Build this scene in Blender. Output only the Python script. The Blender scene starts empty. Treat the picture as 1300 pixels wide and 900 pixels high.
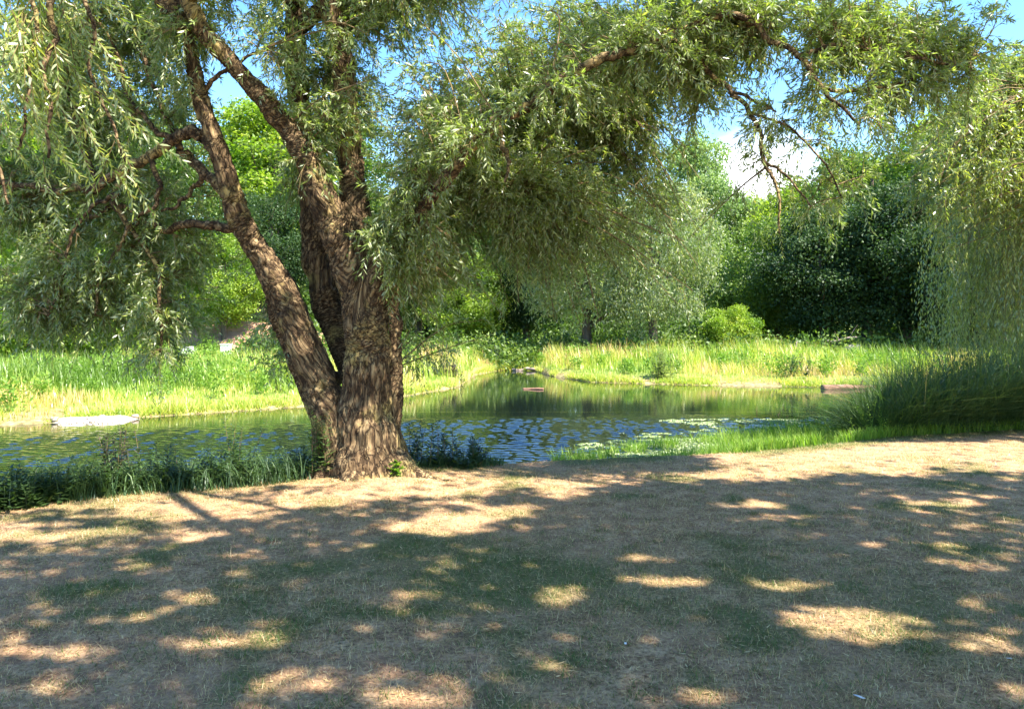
import bpy, math, random
import numpy as np
from mathutils import Vector
random.seed(7)
R = np.random.default_rng(11)
SC = bpy.context.scene
COL = SC.collection
FOC, HZ, EYE = 950.0, 415.0, 1.6            # focal length and horizon in photo pixels, eye height

# ---------------------------------------------------------------- camera
cam_d = bpy.data.cameras.new('camera')
cam = bpy.data.objects.new('camera', cam_d); COL.objects.link(cam)
cam.location = (0, 0, EYE); cam.rotation_euler = (math.radians(90), 0, 0)
cam_d.sensor_width = 36; cam_d.lens = 36 * FOC / 1300; cam_d.shift_y = (HZ - 450) / 1300
cam_d.clip_start = 0.05; cam_d.clip_end = 2000
SC.camera = cam

# ---------------------------------------------------------------- sun and sky
SUN_EL = math.radians(56); SUN_AZ = math.radians(-33)      # azimuth measured from +X towards +Y
TOSUN = np.array([math.cos(SUN_EL)*math.cos(SUN_AZ), math.cos(SUN_EL)*math.sin(SUN_AZ), math.sin(SUN_EL)])
sd = bpy.data.lights.new('sun', 'SUN'); sd.energy = 4.9; sd.angle = math.radians(0.53); sd.color = (1.0, 0.92, 0.78)
so = bpy.data.objects.new('sun', sd); COL.objects.link(so)
so.rotation_euler = Vector(TOSUN.tolist()).to_track_quat('Z', 'Y').to_euler()
W = bpy.data.worlds.new('World'); SC.world = W; W.use_nodes = True
nt = W.node_tree; nt.nodes.clear()
wo = nt.nodes.new('ShaderNodeOutputWorld'); bg = nt.nodes.new('ShaderNodeBackground'); bg.inputs[1].default_value = 0.11
sky = nt.nodes.new('ShaderNodeTexSky'); sky.sky_type = 'NISHITA'; sky.sun_disc = False
sky.sun_elevation = SUN_EL; sky.sun_rotation = math.radians(90) - SUN_AZ
sky.air_density = 1.3; sky.dust_density = 0.35; sky.ozone_density = 2.6
tc = nt.nodes.new('ShaderNodeTexCoord')
mp = nt.nodes.new('ShaderNodeMapping'); mp.inputs['Scale'].default_value = (1, 1, 2.6); mp.inputs['Location'].default_value = (0.35, 0.1, 0.32)
cn = nt.nodes.new('ShaderNodeTexNoise'); cn.inputs['Scale'].default_value = 2.6; cn.inputs['Detail'].default_value = 7; cn.inputs['Roughness'].default_value = 0.55
cr = nt.nodes.new('ShaderNodeValToRGB'); cr.color_ramp.elements[0].position = 0.62; cr.color_ramp.elements[1].position = 0.80
sxyz = nt.nodes.new('ShaderNodeSeparateXYZ')
mr = nt.nodes.new('ShaderNodeMapRange'); mr.inputs[1].default_value = 0.9935; mr.inputs[2].default_value = 0.9992; mr.inputs[3].default_value = 0.15; mr.inputs[4].default_value = 1.0
mm = nt.nodes.new('ShaderNodeMath'); mm.operation = 'MULTIPLY'
mx = nt.nodes.new('ShaderNodeMix'); mx.data_type = 'RGBA'; mx.inputs[7].default_value = (7.2, 7.3, 7.6, 1)
nt.links.new(tc.outputs['Generated'], mp.inputs[0]); nt.links.new(mp.outputs[0], cn.inputs['Vector'])
nt.links.new(tc.outputs['Generated'], sxyz.inputs[0])
vd = nt.nodes.new('ShaderNodeVectorMath'); vd.operation = 'DOT_PRODUCT'; vd.inputs[1].default_value = Vector((310, 950, 165)).normalized()
vn = nt.nodes.new('ShaderNodeVectorMath'); vn.operation = 'NORMALIZE'; nt.links.new(tc.outputs['Generated'], vn.inputs[0]); nt.links.new(vn.outputs[0], vd.inputs[0])
nt.links.new(vd.outputs['Value'], mr.inputs[0]); nt.links.new(mr.outputs[0], mm.inputs[1])
ad_ = nt.nodes.new('ShaderNodeMath'); ad_.operation = 'MULTIPLY_ADD'; ad_.inputs[1].default_value = .30; nt.links.new(mr.outputs[0], ad_.inputs[0]); nt.links.new(cn.outputs[0], ad_.inputs[2])
nt.links.new(ad_.outputs[0], cr.inputs[0]); nt.links.new(cr.outputs[0], mm.inputs[0])
hs = nt.nodes.new('ShaderNodeHueSaturation'); hs.inputs['Saturation'].default_value = 1.32; hs.inputs['Hue'].default_value = .508
nt.links.new(sky.outputs[0], hs.inputs['Color'])
nt.links.new(mm.outputs[0], mx.inputs[0]); nt.links.new(hs.outputs[0], mx.inputs[6])
nt.links.new(mx.outputs[2], bg.inputs[0]); nt.links.new(bg.outputs[0], wo.inputs[0])
SC.view_settings.view_transform = 'Standard'; SC.view_settings.look = 'None'
SC.view_settings.exposure = 2.08; SC.view_settings.gamma = 1
SC.cycles.max_bounces = 6; SC.cycles.diffuse_bounces = 3; SC.cycles.transmission_bounces = 3; SC.cycles.glossy_bounces = 2
SC.cycles.sample_clamp_indirect = 6

# ---------------------------------------------------------------- helpers
def P(px, py, d):                                # point seen at photo pixel (px, py), d metres away
    return np.array([(px - 650) / FOC * d, d, EYE + (HZ - py) / FOC * d])
def to_px(p):
    d = np.maximum(p[..., 1], 0.05)
    return 650 + p[..., 0] / d * FOC, HZ - (p[..., 2] - EYE) / d * FOC
def rnd(a, b, n=None): return R.uniform(a, b, n)
def hash_(i, j, k):
    h = (i.astype(np.int64) * 374761393 + j.astype(np.int64) * 668265263 + k.astype(np.int64) * 2147483647) & 0xffffffff
    h = ((h ^ (h >> 13)) * 1274126177) & 0xffffffff
    return ((h ^ (h >> 16)) & 0xffffff) / float(0xffffff)
def vnoise(x, y, z=None):
    x = np.asarray(x, float); y = np.asarray(y, float); z = np.zeros_like(x) + 0.5 if z is None else np.asarray(z, float)
    i, j, k = np.floor(x), np.floor(y), np.floor(z); fx, fy, fz = x - i, y - j, z - k
    fx, fy, fz = [f * f * (3 - 2 * f) for f in (fx, fy, fz)]
    r = 0
    for a in (0, 1):
        for b in (0, 1):
            for c in (0, 1):
                w = (fx if a else 1 - fx) * (fy if b else 1 - fy) * (fz if c else 1 - fz)
                r = r + w * hash_(i + a, j + b, k + c)
    return r
def fbm(x, y, z=None, o=4):
    s, a, t = 0, 1, 0
    for q in range(o):
        s = s + a * vnoise(x * 2**q + 17 * q, y * 2**q + 5 * q, None if z is None else z * 2**q); t += a; a *= .5
    return s / t
def unit(v): return v / np.maximum(np.linalg.norm(v, axis=-1, keepdims=True), 1e-9)
def rdir(n): return unit(R.normal(size=(n, 3)))
def add(name, me, mat=None, parent=None, **props):
    o = bpy.data.objects.new(name, me); COL.objects.link(o)
    if mat is not None and me is not None and not me.materials: me.materials.append(mat)
    if parent is not None: o.parent = parent
    for k, v in props.items(): o[k] = v
    return o
def thing(name, label, cat, loc=(0, 0, 0), group=None):
    o = bpy.data.objects.new(name, None); COL.objects.link(o); o.location = [float(v) for v in loc]; o.empty_display_size = 0.3
    o['label'] = label; o['category'] = cat
    if group: o['group'] = group
    return o
def mesh_np(name, V, F, tint=None, smooth=False):     # F: (n, k) with k = 3 or 4
    F = np.asarray(F, dtype=np.int32); V = np.asarray(V, dtype=np.float32)
    me = bpy.data.meshes.new(name); n, k = F.shape
    me.vertices.add(len(V)); me.vertices.foreach_set('co', V.ravel())
    me.loops.add(n * k); me.loops.foreach_set('vertex_index', F.ravel())
    me.polygons.add(n); me.polygons.foreach_set('loop_start', np.arange(0, n * k, k, dtype=np.int32))
    me.polygons.foreach_set('loop_total', np.full(n, k, dtype=np.int32))
    if smooth: me.polygons.foreach_set('use_smooth', np.ones(n, dtype=bool))
    if tint is not None:
        a = me.attributes.new('tint', 'FLOAT', 'FACE'); a.data.foreach_set('value', np.asarray(tint, dtype=np.float32))
    me.update(calc_edges=True)
    return me
def merge(parts):                                     # [(V, F, tint)] -> one
    V, F, T, o = [], [], [], 0
    for v, f, t in parts:
        if len(f) == 0: continue
        V.append(v); F.append(np.asarray(f) + o); T.append(t); o += len(v)
    return np.vstack(V), np.vstack(F), np.concatenate(T)
def leaves(B, D, S, L, Wd, tint=None, fold=0.18, mid=0.42):
    """diamond leaves: base B, direction D, side S, length L, width Wd"""
    n = len(B); N = np.cross(D, S); L = L[:, None]; Wd = Wd[:, None]
    V = np.empty((n, 4, 3)); m = B + D * L * mid + N * Wd * fold
    V[:, 0] = B; V[:, 1] = m + S * Wd * .5; V[:, 2] = B + D * L; V[:, 3] = m - S * Wd * .5
    F = np.arange(n * 4).reshape(n, 4)
    return V.reshape(-1, 3), F, (rnd(0, 1, n) if tint is None else tint)
def side_of(D):
    return unit(np.cross(D, rdir(len(D))))
def tube(pts, rad, sides=8, cap=True):
    pts = np.asarray(pts, float); rad = np.asarray(rad, float); n = len(pts)
    T = unit(np.gradient(pts, axis=0)); up = np.array([0.31, 0.9, 0.29]); V = []
    for i in range(n):
        a = unit(np.cross(T[i], up)); b = np.cross(T[i], a)
        th = np.linspace(0, 2 * np.pi, sides, endpoint=False)[:, None]
        V.append(pts[i] + rad[i] * (np.cos(th) * a + np.sin(th) * b))
    V = np.vstack(V); F = []
    for i in range(n - 1):
        for s in range(sides):
            t = (s + 1) % sides; F.append((i * sides + s, i * sides + t, (i + 1) * sides + t, (i + 1) * sides + s))
    if cap:
        V = np.vstack([V, pts[:1], pts[-1:]]); c0, c1 = len(V) - 2, len(V) - 1; e = (n - 1) * sides
        for s in range(0, sides, 2):
            F.append((c0, (s + 2) % sides, s + 1, s)); F.append((c1, e + s, e + s + 1, e + (s + 2) % sides))
    return V, np.array(F), np.zeros(len(F)) + .5
def spline(pts, n):                                   # Catmull-Rom through rows of pts (any columns)
    p = np.asarray(pts, float); p = np.vstack([2 * p[0] - p[1], p, 2 * p[-1] - p[-2]]); m = len(p) - 3
    u = np.linspace(0, m - 1e-6, n); i = u.astype(int); t = (u - i)[:, None]
    a, b, c, d = p[i], p[i + 1], p[i + 2], p[i + 3]
    return .5 * ((2 * b) + (-a + c) * t + (2 * a - 5 * b + 4 * c - d) * t**2 + (-a + 3 * b - 3 * c + d) * t**3)

# ---------------------------------------------------------------- materials
def new_mat(name):
    m = bpy.data.materials.new(name); m.use_nodes = True; t = m.node_tree; t.nodes.clear()
    out = t.nodes.new('ShaderNodeOutputMaterial'); return m, t, out
def ramp(t, stops, fac=None, interp='LINEAR'):
    r = t.nodes.new('ShaderNodeValToRGB'); el = r.color_ramp.elements; r.color_ramp.interpolation = interp
    while len(el) < len(stops): el.new(0.5)
    for e, (p, c) in zip(el, stops): e.position = p; e.color = (*c, 1)
    if fac is not None: t.links.new(fac, r.inputs[0])
    return r
def noise(t, scale, detail=4, rough=.55, vec=None, dist=0):
    n = t.nodes.new('ShaderNodeTexNoise'); n.inputs['Scale'].default_value = scale; n.inputs['Detail'].default_value = detail
    n.inputs['Roughness'].default_value = rough; n.inputs['Distortion'].default_value = dist
    if vec is not None: t.links.new(vec, n.inputs['Vector'])
    return n
def mixc(t, a, b, f, typ='MIX'):
    m = t.nodes.new('ShaderNodeMix'); m.data_type = 'RGBA'; m.blend_type = typ
    for s, v in ((6, a), (7, b), (0, f)):
        if hasattr(v, 'links'): t.links.new(v, m.inputs[s])
        elif isinstance(v, (int, float)): m.inputs[s].default_value = v
        else: m.inputs[s].default_value = (*v, 1)
    return m.outputs[2]
def coords(t, scale=(1, 1, 1), kind='Object'):
    c = t.nodes.new('ShaderNodeTexCoord'); m = t.nodes.new('ShaderNodeMapping'); m.inputs['Scale'].default_value = scale
    t.links.new(c.outputs[kind], m.inputs[0]); return m.outputs[0]
def leaf_mat(name, stops, under=None, trans=0.35, gloss=0.08, rough=.38, patch=None, boost=1.25):
    """leaf: per-leaf colour, paler underside, light passing through, waxy sheen"""
    m, t, out = new_mat(name)
    at = t.nodes.new('ShaderNodeAttribute'); at.attribute_name = 'tint'
    top = ramp(t, stops, at.outputs['Fac']).outputs[0]
    if patch:
        n = noise(t, patch[0], 3, vec=coords(t)); r = ramp(t, [(.38, (0, 0, 0)), (.62, (1, 1, 1))], n.outputs[0])
        top = mixc(t, top, patch[1], r.outputs[0], 'MULTIPLY')
    col = top
    if under:
        g = t.nodes.new('ShaderNodeNewGeometry'); col = mixc(t, top, under, g.outputs['Backfacing'])
    d = t.nodes.new('ShaderNodeBsdfDiffuse'); tr = t.nodes.new('ShaderNodeBsdfTranslucent'); gl = t.nodes.new('ShaderNodeBsdfGlossy')
    gl.inputs['Roughness'].default_value = rough; gl.inputs['Color'].default_value = (.9, .95, 1, 1)
    tcol = mixc(t, top, (1.15 * boost, 1.3 * boost, .55 * boost), 1.0, 'MULTIPLY')
    t.links.new(col, d.inputs[0]); t.links.new(tcol, tr.inputs[0])
    a = t.nodes.new('ShaderNodeMixShader'); a.inputs[0].default_value = trans
    t.links.new(d.outputs[0], a.inputs[1]); t.links.new(tr.outputs[0], a.inputs[2])
    b = t.nodes.new('ShaderNodeMixShader'); b.inputs[0].default_value = gloss
    t.links.new(a.outputs[0], b.inputs[1]); t.links.new(gl.outputs[0], b.inputs[2]); t.links.new(b.outputs[0], out.inputs[0])
    return m
def plain_mat(name, c1, c2, scale=8, rough=.8, bump=.3, stretch=(1, 1, 1), spec=.2):
    m, t, out = new_mat(name); v = coords(t, stretch); n = noise(t, scale, 6, .65, v)
    p = t.nodes.new('ShaderNodeBsdfPrincipled'); p.inputs['Roughness'].default_value = rough; p.inputs['Specular IOR Level'].default_value = spec
    r = ramp(t, [(.3, c1), (.7, c2)], n.outputs[0]); t.links.new(r.outputs[0], p.inputs[0])
    b = t.nodes.new('ShaderNodeBump'); b.inputs['Strength'].default_value = bump; b.inputs['Distance'].default_value = .03
    t.links.new(n.outputs[0], b.inputs['Height']); t.links.new(b.outputs[0], p.inputs['Normal']); t.links.new(p.outputs[0], out.inputs[0])
    return m

M_willow = leaf_mat('willow_leaf', [(0, (.08, .13, .025)), (.45, (.18, .25, .055)), (.8, (.32, .37, .09)), (1, (.55, .48, .16))], under=(.33, .38, .20), trans=.46, gloss=.05, rough=.4)
M_weep = leaf_mat('weeping_leaf', [(0, (.13, .19, .03)), (.6, (.25, .31, .06)), (1, (.46, .46, .11))], under=(.20, .26, .12), trans=.4, gloss=.07)
M_silver = leaf_mat('silver_leaf', [(0, (.13, .18, .06)), (.6, (.24, .30, .11)), (1, (.44, .42, .16))], under=(.30, .34, .22), trans=.38, gloss=.02, rough=.5, patch=(.35, (.62, .72, .5)))
M_bright = leaf_mat('bright_leaf', [(0, (.11, .18, .02)), (.6, (.24, .33, .03)), (1, (.42, .45, .06))], trans=.42, gloss=.025, rough=.55, patch=(.5, (.6, .75, .6)))
M_mid = leaf_mat('mid_leaf', [(0, (.06, .11, .02)), (.6, (.13, .20, .035)), (1, (.25, .31, .05))], trans=.38, gloss=.025, rough=.55, patch=(.4, (.55, .7, .6)))
M_dark = leaf_mat('dark_leaf', [(0, (.02, .05, .013)), (.6, (.05, .095, .024)), (1, (.10, .15, .04))], trans=.25, gloss=.02, rough=.55, patch=(.6, (.5, .6, .6)))  # albedo darkened to stand in for shade on the right-hand wood
M_pale = leaf_mat('pale_leaf', [(0, (.14, .21, .07)), (.6, (.22, .31, .10)), (1, (.32, .38, .14))], trans=.35, gloss=.025, rough=.55, patch=(.3, (.65, .75, .7)))
M_meadow = leaf_mat('meadow_grass', [(0, (.12, .21, .03)), (.35, (.23, .33, .05)), (.6, (.40, .45, .08)), (.8, (.50, .45, .14)), (1, (.55, .38, .19))], trans=.4, gloss=.03)
M_reed = leaf_mat('reed_leaf', [(0, (.03, .07, .025)), (.5, (.065, .12, .04)), (.85, (.13, .19, .06)), (1, (.36, .32, .15))], trans=.25, gloss=.03, rough=.5)
M_herb = leaf_mat('herb_leaf', [(0, (.025, .055, .015)), (.6, (.05, .095, .025)), (1, (.09, .14, .035))], trans=.3, gloss=.07)
M_lush = leaf_mat('lush_leaf', [(0, (.09, .18, .03)), (.6, (.18, .30, .04)), (1, (.34, .40, .08))], trans=.4, gloss=.015, rough=.55)
M_lawn = leaf_mat('lawn_blade', [(0, (.05, .10, .02)), (.35, (.11, .17, .03)), (.45, (.25, .17, .085)), (.75, (.46, .315, .155)), (1, (.68, .53, .30))], trans=.25, gloss=.03)
M_twig = plain_mat('twig_bark', (.09, .065, .035), (.26, .19, .09), 20, .75, .2)
M_farbark = plain_mat('far_bark', (.05, .04, .03), (.16, .13, .10), 6, .9, .4, (1, 1, .3))
M_log = plain_mat('weathered_log', (.12, .09, .075), (.42, .34, .29), 5, .85, .5, (.25, 1.5, 1.5))
M_stone = plain_mat('pale_stone', (.24, .19, .14), (.44, .37, .28), 9, .85, .4)
M_sand = plain_mat('pale_sand', (.46, .40, .32), (.66, .60, .50), 14, .9, .5)
M_rlog = plain_mat('reddish_driftwood', (.14, .07, .045), (.34, .20, .14), 9, .85, .6, (.3, 1.5, 1.5))
M_white = plain_mat('white_paint', (.74, .74, .73), (.84, .84, .83), 14, .5, .1)
M_earth = plain_mat('red_earth', (.24, .12, .07), (.50, .31, .20), 1.6, .95, .6)
M_litter = plain_mat('white_scrap', (.75, .76, .8), (.88, .88, .9), 30, .6, .2)

def bark_mat():
    m, t, out = new_mat('willow_bark'); a = t.nodes.new('ShaderNodeAttribute'); a.attribute_name = 'bark'; vec = a.outputs['Vector']
    n1 = noise(t, 1.0, 6, .62, vec, .4)
    w = t.nodes.new('ShaderNodeTexVoronoi'); w.feature = 'DISTANCE_TO_EDGE'; w.inputs['Scale'].default_value = .9
    nd = noise(t, 1.6, 3, .6, vec); va = t.nodes.new('ShaderNodeVectorMath'); va.operation = 'MULTIPLY_ADD'
    va.inputs[1].default_value = (1.6, 1.6, 1.6); t.links.new(nd.outputs['Color'], va.inputs[0]); t.links.new(vec, va.inputs[2]); t.links.new(va.outputs[0], w.inputs['Vector'])
    fur = ramp(t, [(0, (.05, .05, .05)), (.13, (1, 1, 1))], w.outputs['Distance'])
    base = ramp(t, [(.34, (.04, .025, .014)), (.5, (.135, .088, .048)), (.66, (.33, .24, .13))], n1.outputs[0])
    c = mixc(t, (.03, .02, .014), base.outputs[0], fur.outputs[0])
    lich = noise(t, 2.2, 5, .6, coords(t)); lr = ramp(t, [(.53, (0, 0, 0)), (.66, (1, 1, 1))], lich.outputs[0])
    lm = t.nodes.new('ShaderNodeMath'); lm.operation = 'MULTIPLY'; t.links.new(lr.outputs[0], lm.inputs[0]); t.links.new(fur.outputs[0], lm.inputs[1])
    lm2 = t.nodes.new('ShaderNodeMath'); lm2.operation = 'MULTIPLY'; lm2.inputs[1].default_value = .75; t.links.new(lm.outputs[0], lm2.inputs[0])
    c = mixc(t, c, (.42, .33, .12), lm2.outputs[0])
    p = t.nodes.new('ShaderNodeBsdfPrincipled'); p.inputs['Roughness'].default_value = .88; p.inputs['Specular IOR Level'].default_value = .15
    t.links.new(c, p.inputs[0])
    h = t.nodes.new('ShaderNodeMath'); h.operation = 'MULTIPLY_ADD'; h.inputs[1].default_value = .45; t.links.new(n1.outputs[0], h.inputs[0]); t.links.new(fur.outputs[0], h.inputs[2])
    b = t.nodes.new('ShaderNodeBump'); b.inputs['Strength'].default_value = .8; b.inputs['Distance'].default_value = .02
    t.links.new(h.outputs[0], b.inputs['Height']); t.links.new(b.outputs[0], p.inputs['Normal']); t.links.new(p.outputs[0], out.inputs[0])
    return m
M_bark = bark_mat()

def ground_mat():
    m, t, out = new_mat('ground'); v = coords(t)
    a = t.nodes.new('ShaderNodeAttribute'); a.attribute_name = 'cover'      # r: green grass, g: meadow, b: mud
    s = t.nodes.new('ShaderNodeSeparateColor'); t.links.new(a.outputs['Color'], s.inputs[0])
    n1 = noise(t, 1.1, 6, .6, v); n2 = noise(t, 38, 5, .7, v); n3 = noise(t, 6, 5, .65, v)
    dry = ramp(t, [(.3, (.21, .115, .068)), (.5, (.41, .26, .15)), (.7, (.60, .42, .25))], n3.outputs[0])
    fine = ramp(t, [(.34, (.35, .32, .30)), (.52, (.9, .9, .9)), (.68, (1.35, 1.3, 1.2))], n2.outputs[0])
    base = mixc(t, dry.outputs[0], fine.outputs[0], 1.0, 'MULTIPLY')
    pink = ramp(t, [(.42, (0, 0, 0)), (.66, (1, 1, 1))], n1.outputs[0])
    pk = t.nodes.new('ShaderNodeMath'); pk.operation = 'MULTIPLY'; pk.inputs[1].default_value = .45; t.links.new(pink.outputs[0], pk.inputs[0])
    base = mixc(t, base, (.45, .27, .175), pk.outputs[0])
    green = ramp(t, [(.3, (.05, .08, .02)), (.7, (.13, .16, .05))], n2.outputs[0])
    gm = t.nodes.new('ShaderNodeMath'); gm.operation = 'MULTIPLY'; gm.inputs[1].default_value = .8; t.links.new(s.outputs[0], gm.inputs[0])
    c = mixc(t, base, green.outputs[0], gm.outputs[0])
    mead = ramp(t, [(.3, (.10, .15, .03)), (.55, (.20, .25, .06)), (.8, (.34, .30, .14))], n3.outputs[0])
    c = mixc(t, c, mead.outputs[0], s.outputs[1])
    mud = ramp(t, [(.35, (.10, .085, .04)), (.5, (.24, .20, .09)), (.65, (.42, .37, .17))], n3.outputs[0])
    c = mixc(t, c, mud.outputs[0], s.outputs[2])
    p = t.nodes.new('ShaderNodeBsdfPrincipled'); p.inputs['Roughness'].default_value = .95; p.inputs['Specular IOR Level'].default_value = .1
    t.links.new(c, p.inputs[0]); b = t.nodes.new('ShaderNodeBump'); b.inputs['Strength'].default_value = .7; b.inputs['Distance'].default_value = .03
    t.links.new(n2.outputs[0], b.inputs['Height']); t.links.new(b.outputs[0], p.inputs['Normal']); t.links.new(p.outputs[0], out.inputs[0])
    return m
def water_mat():
    m, t, out = new_mat('water'); c = t.nodes.new('ShaderNodeTexCoord')
    s = t.nodes.new('ShaderNodeSeparateXYZ'); t.links.new(c.outputs['Object'], s.inputs[0])
    mp1 = t.nodes.new('ShaderNodeMapping'); mp1.inputs['Scale'].default_value = (1.0, 1.35, 1); mp1.inputs['Rotation'].default_value = (0, 0, .35); t.links.new(c.outputs['Object'], mp1.inputs[0])
    rip = noise(t, 4.4, 4, .55, mp1.outputs[0], .8)
    mp2 = t.nodes.new('ShaderNodeMapping'); mp2.inputs['Scale'].default_value = (.22, 1, 1); t.links.new(c.outputs['Object'], mp2.inputs[0])
    wob = noise(t, .35, 4, .6, mp2.outputs[0])
    # the breeze ruffles the near half of the river; the far half lies calm
    ad = t.nodes.new('ShaderNodeMath'); ad.operation = 'MULTIPLY_ADD'; ad.inputs[1].default_value = 5.0; t.links.new(wob.outputs[0], ad.inputs[0]); t.links.new(s.outputs[1], ad.inputs[2])
    xr = t.nodes.new('ShaderNodeMath'); xr.operation = 'MULTIPLY_ADD'; xr.inputs[1].default_value = -.22; t.links.new(s.outputs[0], xr.inputs[0]); t.links.new(ad.outputs[0], xr.inputs[2])
    wind = t.nodes.new('ShaderNodeMapRange'); wind.interpolation_type = 'SMOOTHSTEP'
    wind.inputs[1].default_value = 16.8; wind.inputs[2].default_value = 19.6; wind.inputs[3].default_value = .06; wind.inputs[4].default_value = .022
    t.links.new(xr.outputs[0], wind.inputs[0])
    b = t.nodes.new('ShaderNodeBump'); b.inputs['Distance'].default_value = .05; t.links.new(rip.outputs[0], b.inputs['Height']); t.links.new(wind.outputs[0], b.inputs['Strength'])
    p = t.nodes.new('ShaderNodeBsdfPrincipled'); p.inputs['Base Color'].default_value = (.006, .011, .009, 1); p.inputs['Roughness'].default_value = .05; p.inputs['IOR'].default_value = 1.7
    p.inputs['Specular IOR Level'].default_value = .5
    t.links.new(b.outputs[0], p.inputs['Normal']); t.links.new(p.outputs[0], out.inputs[0])
    return m
M_ground, M_water = ground_mat(), water_mat()

# ---------------------------------------------------------------- the setting: one ground sheet with the river bed in it, and the water
NX = np.array([[-60, -14], [-12, 2.0], [-7.5, 4.9], [-4.65, 6.75], [-3.6, 7.5], [-2.05, 7.95], [.46, 8.9], [2.97, 9.5], [5.7, 11.0], [7.8, 11.6], [14, 12.4], [60, 14]])
FX = np.array([[-60, 10], [-16, 14.5], [-10.9, 16], [-9.3, 17], [-7.6, 18.2], [-5.6, 19.8], [-3.4, 22.5], [-1.9, 26.2], [-1.6, 33], [-.6, 36.3], [1.0, 36.3], [1.7, 32], [3.0, 28.6], [6.5, 27.2], [10.8, 26.2], [20, 25], [60, 24]])
def near_edge(x): return np.interp(x, NX[:, 0], NX[:, 1])
def far_edge(x): return np.interp(x, FX[:, 0], FX[:, 1])
def sm(a, b, x):
    t = np.clip((x - a) / (b - a), 0, 1); return t * t * (3 - 2 * t)
def ground_z(x, y):
    n, f = near_edge(x), far_edge(x)
    dn, df = n - y, y - f
    lawn = .05 * (fbm(x * .35, y * .35, o=3) - .5) + .018 * (fbm(x * 3, y * 3, o=3) - .5)
    lawn = lawn + .09 * np.exp(-((x + 1.5)**2 + (y - 7.9)**2) / .8)
    near = -1.0 + 1.0 * sm(-1.1, -.0, dn) + lawn * sm(-1, 0, dn)
    hill = 1.4 * sm(15, 30, df) * sm(-4, -11, x) + 6 * sm(35, 120, df) + 5 * sm(-10, -30, x) * sm(25, 60, y)
    far = -1.0 + .56 * sm(-1.2, .1, df) + .22 * sm(.0, 1.6, df) + .2 * sm(1, 8, df) + .12 * (fbm(x * .3, y * .3, o=3) - .5) * sm(.5, 3, df) + hill
    return np.where(dn > -2.0, near, far)
def green_patch(x, y):
    g = .9 * sm(.55, .68, fbm(x * .62 + 3, y * .62 + 9, o=4) + .045 * np.exp(-((x + 1.2)**2 / 5 + (y - 5.2)**2 / 1.6)) - .03 * sm(1, 5, x))
    g = np.maximum(g * .85, sm(.56, .66, fbm(x * 2.4 + 31, y * 2.4, o=3)) * .8)
    g = g * sm(9.2, 7.6, y - .12 * x)
    g = np.maximum(g, sm(.55, .15, near_edge(x) - y) * sm(.38, .5, fbm(x * .9, y * .9, o=2)) * .9)
    return g
def build_ground():
    u = np.linspace(-1, 1, 300); xs = 13 * u + 387 * np.sign(u) * np.abs(u)**7
    v = np.linspace(0, 1, 430); ys = -12 + 62 * v + 550 * v**9
    X, Y = np.meshgrid(xs, ys); x, y = X.ravel(), Y.ravel(); z = ground_z(x, y)
    nx, ny = len(xs), len(ys); i = np.arange(nx - 1)[None, :] + nx * np.arange(ny - 1)[:, None]; i = i.ravel()
    me = mesh_np('ground', np.stack([x, y, z], 1), np.stack([i, i + 1, i + nx + 1, i + nx], 1), smooth=True)
    df, dn = y - far_edge(x), near_edge(x) - y
    c = np.ones((len(x), 4)); c[:, 0] = green_patch(x, y) * (dn > -1)
    c[:, 1] = sm(.2, .9, df + 2.4 * (fbm(x * .35, y * .35, o=3) - .5)); c[:, 2] = np.where(dn > -.15, 0, 1) * (1 - sm(.25, .9, df + 2.4 * (fbm(x * .35, y * .35, o=3) - .5)))
    a = me.attributes.new('cover', 'FLOAT_COLOR', 'POINT'); a.data.foreach_set('color', c.astype(np.float32).ravel())
    add('ground', me, M_ground, kind='structure')
build_ground()
def build_water():
    """a calm sheet, with real wind ripples in the near reach of the river"""
    xs = np.arange(-12.5, 12.0, .052); ys = np.arange(7.4, 18.9, .036); X, Y = np.meshgrid(xs, ys); x, y = X.ravel(), Y.ravel()
    g = np.random.default_rng(5); z = np.zeros_like(x); mod = .55 + .95 * fbm(x * .35, y * .8, o=4)
    for k in range(34):
        lam = g.uniform(.13, .27); a = math.radians(70 + g.normal() * 38); amp = .046 * lam / (2 * math.pi); kk = 2 * math.pi / lam; ph = g.uniform(0, 6.28)
        z += amp * np.sin(kk * (x * math.cos(a) + y * math.sin(a)) + ph + 1.6 * vnoise(x * .6 + k, y * .6))
    wind = sm(18.6, 15.0, y + 5 * (fbm(x * .16, y * .5, o=3) - .5) - .16 * x) * mod
    z = -.5 + z * wind - .06 * sm(-12.2, -12.5, x) - .06 * sm(11.6, 11.95, x) - .06 * sm(18.5, 18.8, y) - .06 * sm(7.7, 7.4, y)
    nx, ny = len(xs), len(ys); i = (np.arange(nx - 1)[None, :] + nx * np.arange(ny - 1)[:, None]).ravel(); n = nx * ny
    V = np.vstack([np.stack([x, y, z], 1), [[-200, -60, -.505], [200, -60, -.505], [200, 60, -.505], [-200, 60, -.505]]])
    F = np.vstack([np.stack([i, i + 1, i + nx + 1, i + nx], 1), [[n, n + 1, n + 2, n + 3]]])
    add('river_water', mesh_np('water', V, F, smooth=True), M_water, kind='structure')
build_water()

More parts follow.
